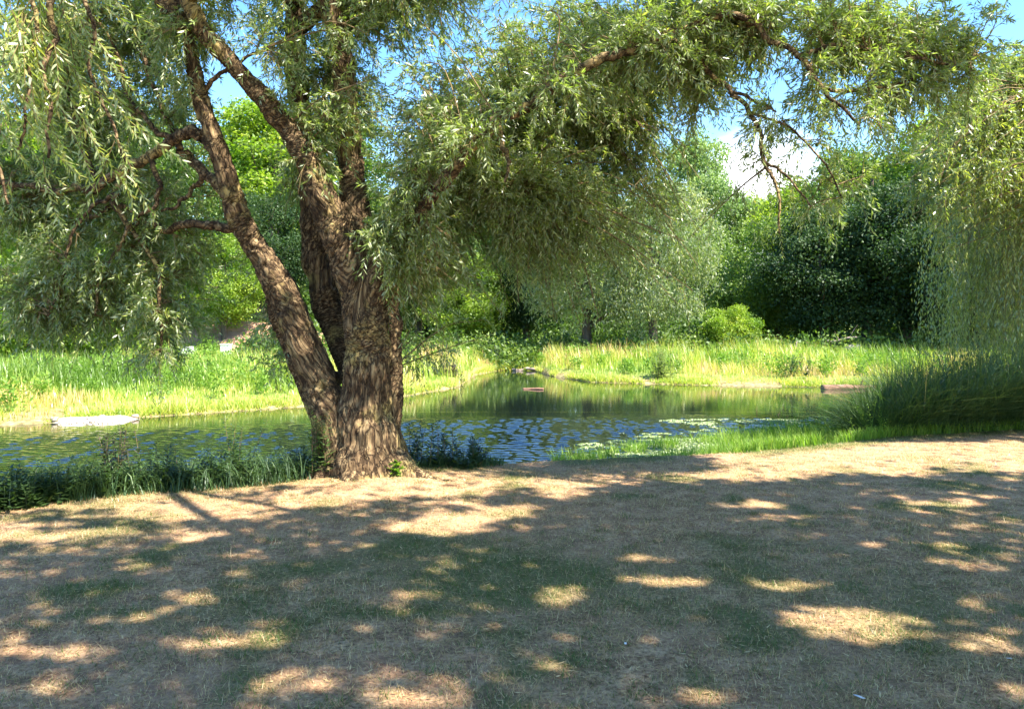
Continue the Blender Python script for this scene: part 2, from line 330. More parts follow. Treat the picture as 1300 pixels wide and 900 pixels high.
# ---------------------------------------------------------------- the big willow: trunk
SK = []                                             # skeleton samples: (x, y, z, r, tx, ty, tz)
def stem(pts, n=26, wob=.02):
    """pts: (px, py, depth, radius in pixels at that depth)"""
    q = np.array([[*P(a, b, d), r / FOC * d] for a, b, d, r in pts]); s = spline(q, n)
    T = unit(np.gradient(s[:, :3], axis=0)); SK.append(np.hstack([s, T])); return s
stems = [
  # left stem, leaning left
  [(446, 625, 8.0, 38.0), (432, 580, 8.0, 33.1), (412, 507, 8.0, 23.8), (394, 451, 7.98, 22.2), (362, 378, 7.95, 20.7), (328, 320, 7.9, 16.1), (306, 280, 7.85, 14.5), (276, 192, 7.7, 13.0), (253, 120, 7.6, 10.7), (238, 40, 7.5, 9.2), (226, -70, 7.4, 7.7), (205, -220, 7.3, 4.6)],
  # the thinner rib fused to its outer side
  [(434, 585, 8.2, 24.4), (407, 525, 8.2, 14.8), (383, 477, 8.2, 12.2), (355, 405, 8.15, 10.4), (339, 350, 8.05, 10.4)],
  # main trunk
  [(474, 640, 7.95, 66), (470, 595, 7.93, 49), (467, 545, 7.93, 36), (466, 489, 7.93, 30), (464, 413, 7.93, 28), (454, 350, 7.93, 27), (447, 300, 7.93, 25)],
  # back right stem, sunlit on its right
  [(496, 618, 8.1, 40), (490, 560, 8.22, 24), (489, 489, 8.32, 22), (489, 420, 8.36, 22), (488, 370, 8.36, 20), (494, 330, 8.36, 15)],
  # right fork of the trunk
  [(462, 420, 7.9, 24), (470, 370, 7.86, 21), (481, 330, 7.84, 14), (492, 300, 7.84, 11)],
  # limb up to the left
  [(452, 365, 7.9, 24), (436, 318, 7.86, 22), (402, 228, 7.75, 18), (372, 176, 7.7, 15), (332, 124, 7.6, 13), (302, 90, 7.5, 12), (264, 44, 7.4, 12), (236, -10, 7.3, 10), (215, -120, 7.2, 6)],
  # limb straight up behind
  [(448, 475, 8.35, 17), (424, 410, 8.5, 19), (408, 350, 8.5, 19), (399, 300, 8.5, 17), (394, 240, 8.5, 15), (387, 180, 8.5, 14), (377, 100, 8.5, 14), (376, 40, 8.5, 13), (370, -60, 8.5, 11), (372, -220, 8.5, 6)],
  # limb up to the right
  [(452, 350, 8.0, 26), (452, 300, 8.05, 21), (446, 240, 8.1, 18), (443, 190, 8.1, 16), (440, 140, 8.1, 16), (434, 70, 8.1, 16), (418, 0, 8.1, 15), (400, -100, 8.1, 11), (410, -250, 8.1, 6)],
  # roots
  [(500, 590, 7.9, 24), (520, 604, 7.75, 15), (546, 612, 7.7, 10), (580, 620, 7.6, 6)],
  [(450, 600, 7.75, 30), (448, 622, 7.5, 16), (456, 640, 7.3, 9), (475, 655, 7.1, 5)],
  [(425, 590, 7.9, 24), (402, 612, 7.7, 14), (380, 628, 7.6, 9), (350, 640, 7.45, 5)],
  # old joint between the left stem and the trunk
  [(425, 480, 8.1, 8), (446, 478, 8.15, 9), (470, 476, 8.15, 9), (495, 470, 8.25, 8)],
]
parts = []
for s in stems:
    q = stem(s, 28); q = q.copy()
    q[:, :3] += .012 * R.normal(size=(len(q), 3)); parts.append(tube(q[:, :3], q[:, 3], 20))
NTRUNK = len(SK)
V, F, T = merge(parts)
tmp = add('tmp', mesh_np('tmp', V, F)); md = tmp.modifiers.new('r', 'REMESH'); md.mode = 'VOXEL'; md.voxel_size = .0195
ms = tmp.modifiers.new('s', 'SMOOTH'); ms.factor = .5; ms.iterations = 30
dg = bpy.context.evaluated_depsgraph_get(); ev = tmp.evaluated_get(dg); tm = bpy.data.meshes.new_from_object(ev)
bpy.data.objects.remove(tmp, do_unlink=True)
nv = len(tm.vertices); co = np.empty(nv * 3, np.float32); tm.vertices.foreach_get('co', co); co = co.reshape(-1, 3).astype(float)
no = np.empty(nv * 3, np.float32); tm.vertices.foreach_get('normal', no); no = no.reshape(-1, 3)
ska = np.vstack(SK)
def bark_coord(co):
    out = np.empty_like(co)
    for a in range(0, len(co), 8000):
        c = co[a:a + 8000]; d = np.linalg.norm(c[:, None, :] - ska[None, :, :3], axis=2) / (ska[None, :, 3] + .05)
        w = 1 / (d**6 + 1e-3); w /= w.sum(1, keepdims=True); t = unit(w @ ska[:, 4:7])
        al = (c * t).sum(1, keepdims=True); out[a:a + 8000] = (c - al * t) * 19 + t * al * 4.2
    return out
ska = np.vstack(SK[:8]); bc = bark_coord(co)
ridge = 1 - np.abs(2 * fbm(bc[:, 0], bc[:, 1], bc[:, 2], 3) - 1) * 2.2
lump = fbm(co[:, 0] * 3.2, co[:, 1] * 3.2, co[:, 2] * 2.2, 3) - .5
thick = sm(8, 1.5, co[:, 2])
co += no * ((ridge * .028 - .020) * (.35 + .65 * thick) + lump * .085 * (.4 + .6 * thick))[:, None]
tm.vertices.foreach_set('co', co.astype(np.float32).ravel())
a = tm.attributes.new('bark', 'FLOAT_VECTOR', 'POINT'); a.data.foreach_set('vector', bc.astype(np.float32).ravel())
tm.polygons.foreach_set('use_smooth', np.ones(len(tm.polygons), dtype=bool)); tm.name = 'trunk'; tm.update()
BASE = np.array([-1.55, 7.95, 0.0])
willow = thing('willow_tree', 'huge old willow with a rugged trunk split into several stems beside the river', 'tree', BASE)
def under(parent, name, me, mat, loc0=None, **kw):
    o = add(name, me, mat, parent, **kw); l = np.array(parent.location) if loc0 is None else loc0
    o.location = [-float(v) for v in l]; return o                   # meshes below are laid out in world units
under(willow, 'trunk', tm, M_bark)

# branches of the willow ------------------------------------------------------
def add_bark_attr(me, sc=(40, 6)):
    n = len(me.vertices); c = np.empty(n * 3, np.float32); me.vertices.foreach_get('co', c); c = c.reshape(-1, 3)
    a = me.attributes.new('bark', 'FLOAT_VECTOR', 'POINT'); a.data.foreach_set('vector', (c * 14).astype(np.float32).ravel())
branches = [
  # long limb to the right
  [(488, 345, 8.3, 15), (512, 300, 7.9, 12), (545, 250, 7.5, 12), (580, 206, 7.25, 12), (608, 176, 7.1, 11), (636, 152, 7.0, 11), (672, 134, 6.95, 10), (702, 108, 6.9, 10), (745, 86, 6.85, 9), (800, 62, 6.85, 8), (862, 38, 6.85, 7), (920, 20, 6.85, 6), (960, 32, 6.9, 6)],
  # lower limb to the right
  [(490, 340, 8.36, 13), (515, 300, 8.5, 10), (540, 274, 8.6, 10), (566, 246, 8.7, 9), (604, 216, 8.8, 9), (650, 190, 8.9, 8), (702, 160, 9.0, 9), (742, 134, 9.0, 8), (768, 108, 9.0, 8), (800, 60, 9.0, 6), (850, 20, 9.0, 5)],
  [(566, 250, 8.7, 6), (590, 240, 8.6, 5), (612, 232, 8.6, 4), (640, 235, 8.5, 3), (668, 250, 8.4, 2)],
  [(632, 156, 7.0, 5), (640, 185, 6.95, 4), (646, 205, 6.9, 3), (640, 232, 6.9, 2)],
  # outer branches over the lawn on the right
  [(940, 22, 6.95, 6), (960, 33, 6.9, 5), (988, 52, 6.8, 5), (1018, 76, 6.7, 4.5), (1032, 98, 6.6, 4), (1058, 128, 6.5, 3), (1092, 158, 6.4, 2.2)],
  [(1010, 72, 6.72, 4), (1058, 60, 6.8, 4), (1098, 62, 6.9, 3.2), (1146, 72, 7.0, 2.6), (1184, 78, 7.1, 2.2), (1235, 90, 7.2, 1.6)],
  [(1030, 98, 6.6, 3.2), (1060, 116, 6.8, 3), (1098, 114, 6.9, 2.8), (1138, 108, 7.0, 2.4), (1172, 94, 7.1, 1.8)],
  [(880, 60, 7.1, 4.5), (902, 92, 7.0, 4), (926, 116, 6.9, 4), (954, 144, 6.8, 4), (966, 176, 6.7, 3.6), (970, 206, 6.7, 3.4), (986, 236, 6.6, 2.6), (990, 296, 6.6, 1.6)],
  [(926, 116, 6.9, 3), (960, 128, 6.8, 2.4), (985, 142, 6.7, 1.8)],
  [(970, 206, 6.7, 2.4), (1000, 225, 6.6, 2), (1030, 262, 6.5, 1.4)],
  [(954, 144, 6.8, 2.4), (1000, 160, 6.8, 2), (1040, 200, 6.7, 1.7), (1070, 250, 6.7, 1.2)],
  # limbs reaching left
  [(272, 188, 7.7, 11), (257, 176, 7.7, 10), (235, 169, 7.75, 9), (220, 176, 7.8, 8), (190, 198, 7.9, 8), (161, 216, 8.0, 7), (128, 238, 8.1, 7), (80, 242, 8.2, 6), (25, 236, 8.3, 5), (-60, 215, 8.4, 4)],
  [(290, 250, 7.8, 8), (262, 222, 7.9, 8), (240, 198, 8.0, 7), (226, 184, 8.0, 5), (205, 140, 8.1, 4), (190, 90, 8.1, 3), (170, 30, 8.2, 3)],
  [(305, 290, 7.9, 8), (270, 288, 7.9, 7), (236, 286, 8.0, 6), (205, 292, 8.1, 5), (180, 272, 8.2, 4), (150, 262, 8.2, 4), (100, 280, 8.3, 3)],
  [(161, 216, 8.0, 5), (146, 246, 8.0, 5), (150, 270, 8.0, 4), (175, 300, 8.1, 3.4), (200, 350, 8.1, 3), (205, 410, 8.1, 2.4), (203, 452, 8.1, 2)],
  [(190, 198, 7.9, 5), (202, 232, 7.9, 4), (196, 262, 7.9, 3.4), (165, 285, 7.9, 2.6), (150, 320, 7.9, 2)],
  [(128, 238, 8.1, 6), (110, 200, 8.2, 4.5), (96, 150, 8.3, 3.5), (70, 100, 8.4, 2.6), (60, 50, 8.4, 2)],
  [(146, 246, 8.0, 4), (120, 262, 8.1, 3.4), (90, 300, 8.1, 2.6), (80, 350, 8.1, 2), (60, 400, 8.1, 1.6)],
  [(262, 222, 7.9, 5), (240, 240, 8.0, 4), (225, 262, 8.0, 3), (200, 268, 8.0, 2.4)],
  [(220, 176, 7.8, 5), (190, 160, 7.9, 4), (160, 120, 8.0, 3), (150, 70, 8.0, 2.4), (120, 20, 8.0, 2)],
  [(180, 272, 8.2, 3.4), (160, 300, 8.2, 3), (130, 350, 8.2, 2.4), (120, 400, 8.2, 1.8)],
  [(253, 120, 7.6, 5), (300, 80, 7.5, 3), (340, 60, 7.4, 2)],
  # near bough drooping at the left edge
  [(-420, -260, 6.6, 16), (-250, -220, 6.0, 14), (-60, -140, 5.4, 11), (40, -60, 5.1, 8), (62, 0, 5.0, 6), (66, 50, 4.95, 5), (56, 90, 4.9, 4), (66, 140, 4.9, 3.4), (60, 200, 4.85, 2.4)],
  [(-60, -140, 5.4, 8), (20, -60, 5.0, 6), (44, 0, 4.9, 4), (40, 60, 4.85, 3.2), (36, 130, 4.8, 2.6), (22, 190, 4.8, 2)],
  [(44, -40, 5.05, 6), (100, -10, 5.2, 4), (118, 40, 5.2, 3.4), (112, 90, 5.2, 3), (140, 150, 5.2, 2.6), (160, 205, 5.2, 2)],
  [(-200, -200, 5.8, 9), (-60, -60, 5.0, 5), (-10, 60, 4.7, 4), (-10, 180, 4.6, 3), (12, 260, 4.6, 2)],
]
for k, b in enumerate(branches):
    s = stem(b, 8 * len(b)); s = s.copy(); jt = R.normal(size=(len(s), 3)); jt = (jt + np.roll(jt, 1, 0) + np.roll(jt, 2, 0) + np.roll(jt, 3, 0)) / 2; jt[:4] = 0; s[:, :3] += jt * np.minimum(.016, s[:, 3:4] * .45); s[:, 3] *= .72 if k == 0 else (.75 if 4 <= k <= 10 or k > 14 else .85)
    V, F, T = tube(s[:, :3], s[:, 3], 10 if k < 2 else 8); me = mesh_np('branch', V, F, smooth=True); add_bark_attr(me)
    under(willow, 'branch', me, M_bark)
# join the near bough to the trunk (outside the frame)
s = stem([(238, 40, 7.5, 14), (120, -120, 7.4, 18), (-120, -260, 7.2, 18), (-420, -260, 6.6, 16)], 24)
V, F, T = tube(s[:, :3], s[:, 3], 10); me = mesh_np('branch', V, F, smooth=True); add_bark_attr(me); under(willow, 'branch', me, M_bark)
# upper limbs that carry the added shade foliage high over the lawn
for tgt in [(-3, 3.5, 7.6), (0.5, 2.2, 8.2), (3.2, 3.2, 8.0), (5.8, 4.6, 7.6), (1.5, 5.5, 9.0), (-4.5, 5, 8.4), (4.8, .2, 8.6), (-1, .5, 8.5)]:
    st = SK[int(R.choice([0, 5, 6, 7]))]; q0 = st[-int(rnd(3, 8))]
    t = np.array(tgt, float); mid = (q0[:3] + t) / 2 + np.array([0, 0, 1.0])
    q = spline(np.array([[*q0[:3], q0[3] * .8], [*mid, .07], [*t, .025]]), 24)
    SK.append(np.hstack([q, unit(np.gradient(q[:, :3], axis=0))]))
    V, F, T = tube(q[:, :3], q[:, 3], 8); me = mesh_np('branch', V, F, smooth=True); add_bark_attr(me); under(willow, 'branch', me, M_bark)

ska = np.vstack(SK); thin = ska[ska[:, 3] < .13]
def twig_cloud(p0, d0, L, m, leafL, leafW, droop, ts=.15, spread=.75):
    """p0,d0 (n,3), L (n): drooping twigs with m leaves each -> leaf arrays and stem ribbons"""
    n = len(p0); g = np.array([0, 0, -1.0]); dr = (droop if np.ndim(droop) else np.full(n, droop))[:, None, None]
    t = np.linspace(ts, 1, m)[None, :] + rnd(-.02, .02, (n, m)); Lx = L[:, None, None]; tt = t[:, :, None]
    C = p0[:, None] + d0[:, None] * Lx * (tt - .25 * tt**2) + g * Lx * dr * tt**2
    Tn = unit(d0[:, None] * (1 - .5 * tt) + g * 2 * dr * tt)
    rs = unit(np.cross(Tn, rdir(n * m).reshape(n, m, 3)))
    D = unit(Tn * rnd(.45, 1.0, (n, m, 1)) + rs * spread + g * .25)
    lv = (C.reshape(-1, 3), D.reshape(-1, 3), side_of(D.reshape(-1, 3)), rnd(leafL * .6, leafL * 1.15, n * m), rnd(leafW * .8, leafW * 1.2, n * m))
    k = 3; t = np.linspace(0, 1, k)[None, :, None]
    C = p0[:, None] + d0[:, None] * Lx * (t - .25 * t**2) + g * Lx * dr * t**2; w = .0028 * (1.2 - t) * (1 + .0 * Lx); sd = side_of(d0)[:, None]
    V = np.concatenate([C + sd * w, C - sd * w], 1).reshape(-1, 3); i = (np.arange(n) * 2 * k)[:, None, None] + np.arange(k - 1)[None, :, None]
    F = (i + np.array([0, 1, k + 1, k])[None, None]).reshape(-1, 4)
    return lv, (V, F, rnd(0, 1, len(F)))

def stem_light(B):
    '''leaves that stand between the sun and the places on the stems where sunlight falls'''
    r = np.zeros(len(B), bool)
    for cx, cy, a, b, dp in [(498, 450, 16, 120, 8.25), (497, 350, 18, 60, 8.3), (372, 400, 12, 60, 7.85), (345, 330, 26, 50, 7.8), (306, 270, 14, 40, 7.75), (268, 165, 18, 60, 7.6), (462, 275, 18, 34, 7.9), (478, 320, 12, 40, 7.8), (405, 228, 13, 34, 7.65), (440, 500, 9, 50, 7.7), (330, 120, 12, 30, 7.5)]:
        t = (B[:, 1] - dp) / TOSUN[1]; q = B - TOSUN * t[:, None]; px, py = to_px(q)
        r |= (((px - cx) / a)**2 + ((py - cy) / b)**2 < 1) & (t > .0)
    return r
# clumps of the visible crown: px, py, depth, half sizes in px (x, y), half depth m, number of twigs, droop
clumps = [
  # left dark part of the crown
  (150, 60, 8.6, 110, 80, .9, 420, .55), (110, 160, 8.8, 90, 60, .8, 330, .6), (60, 270, 8.8, 100, 60, .8, 420, .7), (190, 130, 8.3, 70, 60, .6, 230, .6),
  (140, 330, 8.7, 110, 55, .8, 560, .75), (40, 370, 8.7, 70, 50, .7, 330, .8), (200, 400, 8.2, 34, 50, .35, 190, .8), (180, 250, 8.4, 70, 45, .6, 240, .7),
  (230, 320, 8.6, 60, 40, .6, 260, .7), (120, 400, 8.8, 90, 30, .6, 300, .8), (205, 445, 8.1, 14, 26, .2, 30, .8), (100, 120, 9.2, 110, 90, .5, 420, .6), (90, 260, 9.4, 110, 70, .5, 420, .7), (210, 100, 8.9, 50, 80, .4, 220, .6), (60, 400, 9.0, 80, 40, .5, 240, .7), (180, 200, 9.0, 60, 60, .4, 160, .7), (30, 160, 8.6, 60, 80, .7, 260, .6),
  (270, 380, 8.9, 30, 45, .4, 60, .8), (225, 50, 7.6, 45, 60, .4, 200, .6), (150, 0, 8.4, 140, 40, .8, 300, .5), (345, 440, 8.5, 22, 35, .3, 60, .8),
  # between the limbs
  (330, 30, 8.0, 50, 50, .5, 90, .5), (340, 100, 7.4, 28, 60, .3, 70, .6), (420, 110, 8.6, 30, 70, .4, 80, .6), (420, 215, 7.9, 22, 40, .3, 60, .6),
  (350, 290, 8.9, 45, 60, .5, 170, .7), (300, 220, 8.9, 30, 50, .4, 50, .7), (465, 60, 8.3, 36, 80, .5, 170, .6), (395, 10, 8.9, 60, 30, .5, 90, .5),
  # centre mass
  (520, 60, 8.2, 80, 80, .9, 620, .6), (520, 180, 8.0, 60, 70, .8, 540, .65), (490, 285, 7.6, 36, 40, .35, 220, .7), (545, 330, 8.0, 55, 60, .6, 420, .8),
  (620, 60, 8.4, 90, 70, .9, 460, .55), (610, 130, 8.6, 80, 60, .8, 300, .6), (700, 50, 8.4, 90, 60, .9, 560, .5), (640, 240, 8.8, 80, 50, .8, 380, .7),
  (600, 300, 8.9, 80, 55, .8, 400, .75), (690, 300, 9.0, 80, 60, .8, 460, .75), (770, 200, 8.6, 80, 70, .8, 480, .6), (780, 290, 9.0, 70, 60, .8, 470, .75),
  (640, 370, 9.3, 95, 60, .8, 400, .85), (740, 370, 9.4, 90, 65, .8, 380, .85), (820, 100, 8.2, 80, 70, .8, 560, .55), (830, 20, 8.0, 100, 40, .8, 480, .5),
  (830, 330, 9.4, 70, 80, .7, 260, .85), (860, 190, 8.4, 45, 60, .5, 150, .65), (560, 400, 8.8, 40, 30, .4, 90, .85), (720, 170, 8.9, 60, 40, .6, 220, .6),
  (450, 10, 8.4, 60, 40, .6, 160, .5), (560, 130, 8.9, 60, 60, .6, 260, .6), (290, 10, 8.2, 60, 40, .6, 160, .5), (870, 120, 8.2, 50, 60, .7, 200, .5), (850, 270, 8.8, 50, 50, .6, 150, .7),
  (740, 110, 8.0, 80, 50, .7, 260, .55), (500, 110, 7.6, 40, 60, .4, 180, .55), (660, 190, 8.4, 70, 50, .7, 260, .6), (40, 60, 8.6, 80, 80, .8, 330, .6), (90, 330, 8.6, 70, 50, .6, 160, .7),
  (610, 120, 7.5, 40, 34, .25, 40, .6), (800, 100, 7.2, 50, 34, .25, 60, .5), (840, 60, 6.85, 50, 40, .25, 160, .5), (540, 240, 7.6, 34, 34, .25, 90, .6),
  (560, 20, 9.0, 80, 40, .5, 300, .5), (690, 15, 9.0, 80, 40, .5, 300, .5), (480, 30, 9.0, 50, 50, .5, 170, .5), (800, 150, 8.8, 60, 60, .6, 260, .6), (862, 240, 9.0, 34, 70, .5, 190, .7), (860, 90, 8.4, 50, 50, .6, 220, .5),
  (540, 45, 8.5, 60, 60, .7, 320, .5), (625, 20, 8.5, 70, 40, .7, 300, .5), (705, 55, 8.7, 60, 40, .6, 220, .5), (590, 180, 6.95, 50, 24, .2, 50, .5), (690, 115, 6.75, 60, 24, .2, 70, .5), (470, 130, 8.7, 50, 60, .4, 160, .6),
  # right part, thinning out
  (930, 30, 7.4, 90, 45, .7, 420, .45), (1010, 40, 7.2, 90, 45, .7, 420, .45), (1100, 30, 7.4, 80, 40, .7, 330, .45), (1170, 50, 7.6, 70, 50, .6, 230, .5),
  (900, 80, 7.4, 50, 40, .5, 130, .5), (1060, 110, 7.0, 80, 50, .6, 120, .5), (1150, 110, 7.4, 80, 40, .6, 130, .5), (990, 150, 7.0, 70, 60, .5, 60, .5),
  (1090, 190, 7.0, 70, 40, .5, 80, .6), (1180, 160, 7.4, 50, 50, .5, 70, .6), (960, 235, 6.9, 40, 40, .4, 14, .7), (1240, 30, 7.8, 40, 40, .5, 60, .5), (1040, 250, 7.0, 50, 40, .4, 30, .6),
]
def fill(clumps, thin, m=23, lL=.080, lW=.0145, mul=1.0, dmul=1.0):
    LB = [[], [], [], [], []]; ST = []; BL = []
    for (px, py, d, rx, ry, rz, n, dr) in clumps:
        C = P(px, py, d); sx, sz = rx / FOC * d, ry / FOC * d
        n = int(n * mul); nb = max(3, n // 16); q = rdir(nb) * rnd(.25, 1, (nb, 1))**.45 * np.array([sx, rz, sz]) + C
        d2 = np.linalg.norm(thin[None, :, :3] - q[:, None], axis=2) + rnd(0, .35, (nb, len(thin))); src = thin[d2.argmin(1)]
        P0, D0 = [], []
        for j in range(nb):
            a, b = src[j, :3], q[j]; ln = np.linalg.norm(b - a)
            c = (a + b) / 2 + np.array([0, 0, .12 * ln]) + R.normal(size=3) * .06 * ln
            s = spline(np.array([a, c, b]), 9); BL.append(tube(s, np.linspace(min(.013, .004 + .004 * ln), .003, 9), 4, cap=False))
            k = max(1, n // nb); u = rnd(.0, 1, k)**.6 * min(.9, 1.3 / max(ln, .4)); t = 1 - u; ii = np.clip((t * 8).astype(int), 0, 7); f = (t * 8 - ii)[:, None]
            p = s[ii] * (1 - f) + s[ii + 1] * f; P0.append(p); D0.append(unit(unit(b - a) * .5 + rdir(k) * .9))
        P0, D0 = np.vstack(P0), np.vstack(D0); L = rnd(.22, .58, len(P0))
        lv, sb = twig_cloud(P0, D0, L, m, lL, lW, rnd(dr * .0, dr * .85 * dmul, len(P0)))
        keep = R.random(len(lv[0])) < .93
        for a_, b_ in zip(LB, lv): a_.append(b_[keep])
        ST.append(sb)
    return LB, ST, BL
LB, ST, BL = fill(clumps, thin, mul=1.12)
LB = [np.concatenate(a) for a in LB]; k = ~(stem_light(LB[0]) & (R.random(len(LB[0])) < .95)); LB = [a[k] for a in LB]
print('willow leaves', len(LB[0]))
V, F, T = leaves(*LB, tint=np.clip(R.beta(2.2, 2.6, len(LB[0])), 0, 1)); under(willow, 'crown', mesh_np('crown', V, F, T), M_willow, kind='stuff')
V, F, T = merge(ST + BL); under(willow, 'twigs', mesh_np('twigs', V, F, T), M_twig, kind='stuff')

# the sprays that hang nearest to the eye, each a part of its own
def spray_mesh(seed):
    g = np.random.default_rng(seed); m = 30; t = np.linspace(.06, 1, m); bend = g.uniform(-.12, .12, 2)
    C = np.stack([bend[0] * t**2, bend[1] * t**2, -t * .62], 1); D = []
    ang = np.arange(m) * 2.4 + g.uniform(0, 6); S = np.stack([np.cos(ang), np.sin(ang), np.zeros(m)], 1)
    D = unit(S * g.uniform(.5, .9, (m, 1)) + np.array([0, 0, -.8])); sd = unit(np.cross(D, g.normal(size=(m, 3))))
    L = g.uniform(.055, .10, m) * (1.1 - .3 * t); Wd = g.uniform(.013, .018, m); N = np.cross(D, sd)
    V = np.empty((m, 6, 3))
    for k, (a, w, dn) in enumerate(((0, 0, 0), (.3, .5, -.02), (.7, .38, -.05), (1, 0, -.16), (.7, -.38, -.05), (.3, -.5, -.02))):
        V[:, k] = C + D * L[:, None] * a + sd * Wd[:, None] * w + N * (abs(w) * .3 * Wd[:, None]) + np.array([0, 0, 1]) * dn * L[:, None]
    i = (np.arange(m) * 6)[:, None]; F = np.vstack([i + np.array([0, 1, 2, 5]), i + np.array([5, 2, 3, 4])])
    F[:m, 3] = (np.arange(m) * 6 + 5); tq = np.concatenate([g.uniform(.3, 1, m)] * 2)
    s = np.stack([bend[0] * np.linspace(0, 1, 6)**2, bend[1] * np.linspace(0, 1, 6)**2, -np.linspace(0, 1, 6) * .62], 1)
    tv, tf, tt = tube(s, np.linspace(.0035, .001, 6), 4, cap=False)
    me = mesh_np('leafy_twig', np.vstack([V.reshape(-1, 3), tv]), np.vstack([F, tf + m * 6]), np.concatenate([tq, tt]))
    me.materials.append(M_willow); me.materials.append(M_twig)
    mi = np.zeros(len(me.polygons), np.int32); mi[len(F):] = 1; me.polygons.foreach_set('material_index', mi); return me
SPRAYS = [spray_mesh(s) for s in range(6)]
nearsk = np.vstack([x for x in SK if x[:, 1].mean() < 6.2 and x[:, 0].mean() < 0])
nearsk = nearsk[(nearsk[:, 3] < .06)]
for k in range(290):
    if k < 215: s = nearsk[R.integers(len(nearsk))]
    else:
        rr = [x for x in SK if x[:, 1].mean() < 7.3 and x[:, 0].mean() > 1 and x[:, 2].mean() < 6]; x = rr[R.integers(len(rr))]; s = x[R.integers(len(x))]
    o = add('leafy_twig', SPRAYS[k % 6], None, willow)
    o.location = [float(v) for v in s[:3] + R.normal(size=3) * (.03 if k < 215 else .02) + (np.array([rnd(-.34, .04), rnd(-.2, .2), rnd(-.1, .35)]) if k < 215 else 0) - BASE]
    o.rotation_euler = (rnd(-.7, .7), rnd(-.7, .7), rnd(0, 6.3)); sc = rnd(.5, 1.1) if k < 215 else rnd(.35, .7); o.scale = (sc, sc, sc)

# ---------------------------------------------------------------- unseen foliage added over the lawn, its gaps cut to shape the sun patches
lit = [(240, 755, 34, 9, 0), (255, 818, 52, 10, -.15), (55, 830, 62, 15, 0), (150, 785, 34, 7, 0), (10, 788, 20, 5, 0), (385, 864, 66, 16, -.12), (545, 886, 62, 15, 0),
       (720, 756, 46, 14, 0), (850, 735, 62, 10, 0), (1000, 741, 62, 9, 0), (1075, 790, 84, 25, .05), (1240, 755, 34, 9, 0), (1240, 816, 48, 20, .1), (1270, 876, 50, 13, 0),
       (880, 882, 92, 15, 0), (600, 655, 105, 10, -.12), (545, 672, 60, 7, 0), (985, 655, 60, 5, 0), (560, 710, 20, 4, 0), (1080, 688, 40, 4, 0), (1210, 712, 34, 4, 0), (820, 705, 50, 5, 0), (1170, 640, 60, 5, 0), (700, 812, 30, 6, 0), (1215, 690, 30, 4, 0), (940, 640, 50, 4, 0)]
bx = np.array([-400, 0, 220, 450, 700, 760, 900, 1150, 1300, 1900]); by = np.array([800, 722, 695, 655, 640, 628, 612, 606, 602, 600])
def sunlit(x, y):
    """share of sunlight the photograph shows at ground point x, y"""
    px, py = to_px(np.stack([x, y, 0 * x], -1)); r = np.zeros_like(px)
    wx = 60 * (fbm(x * 2.0, y * 2.0, o=3) - .5) * 2; wy = wx * .3 + 34 * (fbm(x * 4 + 9, y * 4, o=3) - .5)
    for cx, cy, a, b, an in lit:
        u, v = px + wx - cx, py + wy * .5 - cy; u, v = u * math.cos(an) + v * math.sin(an), -u * math.sin(an) + v * math.cos(an)
        r = np.maximum(r, sm(1.35, .8, np.hypot(u / a, v / b)))
    edge = np.interp(px, bx, by) - py + wy
    dap = .35 + .65 * sm(.60, .46, fbm(x * 1.1 + 4, y * 2.6, o=3)); dap = np.where(px > 900, 1, dap)
    r = np.maximum(r, sm(-2, 7, edge) * dap); r = np.where((py < 560) & (px > 1085), 0, r); r = np.where(y < .3, 0, r)
    return r
def high_foliage(n, lo, hi, hlo, hhi, leafL, leafW, m=22):
    h = rnd(hlo, hhi, n); p = np.stack([rnd(lo[0], hi[0], n), rnd(lo[1], hi[1], n), h], 1)
    den = fbm(p[:, 0] * .9, p[:, 1] * .9, p[:, 2] * .9, 2); p = p[den > .1]
    L = rnd(.4, .8, len(p)); lv, sb = twig_cloud(p, rdir(len(p)), L, m, leafL, leafW, .5)
    B = lv[0]; g = B - TOSUN * (B[:, 2] / TOSUN[2])[:, None]
    k = (R.random(len(B)) > sunlit(g[:, 0], g[:, 1]) * .985) & ~(stem_light(B) & (R.random(len(B)) < .995))
    tt_ = (B[:, 1] - 12.8) / TOSUN[1]; cx_, cy_ = to_px(B - TOSUN * tt_[:, None]); k &= ~((tt_ > 0) & (cx_ > 1190) & (cx_ < 1500) & (cy_ < 440) & (cy_ > -50) & (R.random(len(B)) < .9))
    ox, oy = to_px(B); k &= ~((B[:, 1] > 0) & (oy > -14) & (ox > -40) & (ox < 1340))
    return [a[k] for a in lv]
lv = high_foliage(8200, (-4.0, -2.5), (7.5, 7.5), 7.2, 9.4, .19, .064)
print('high leaves', len(lv[0]))
V, F, T = leaves(*lv); under(willow, 'shade_crown', mesh_np('shade_crown', V, F, T), M_willow, kind='stuff')
shade_tree = thing('added_shade_tree', 'added unseen tree outside the right edge, crown shaped to shade the lawn', 'tree', (10.5, 1.5, 0))  # added out of view, crown shaped to shade the lawn and reeds
lv = high_foliage(9500, (5.0, -3.5), (15, 12), 7.4, 9.6, .18, .10, 15)
V, F, T = leaves(*lv); under(shade_tree, 'crown', mesh_np('crown', V, F, T), M_mid, kind='stuff')
tr = [tube(spline([[10.5, 1.5, -.2, .42], [10.4, 1.6, 1.5, .30], [10.3, 1.6, 4.5, .25], [10, 1.5, 8.5, .12]], 20)[:, :3], spline([[.46], [.32], [.25], [.12]], 20)[:, 0], 14)]
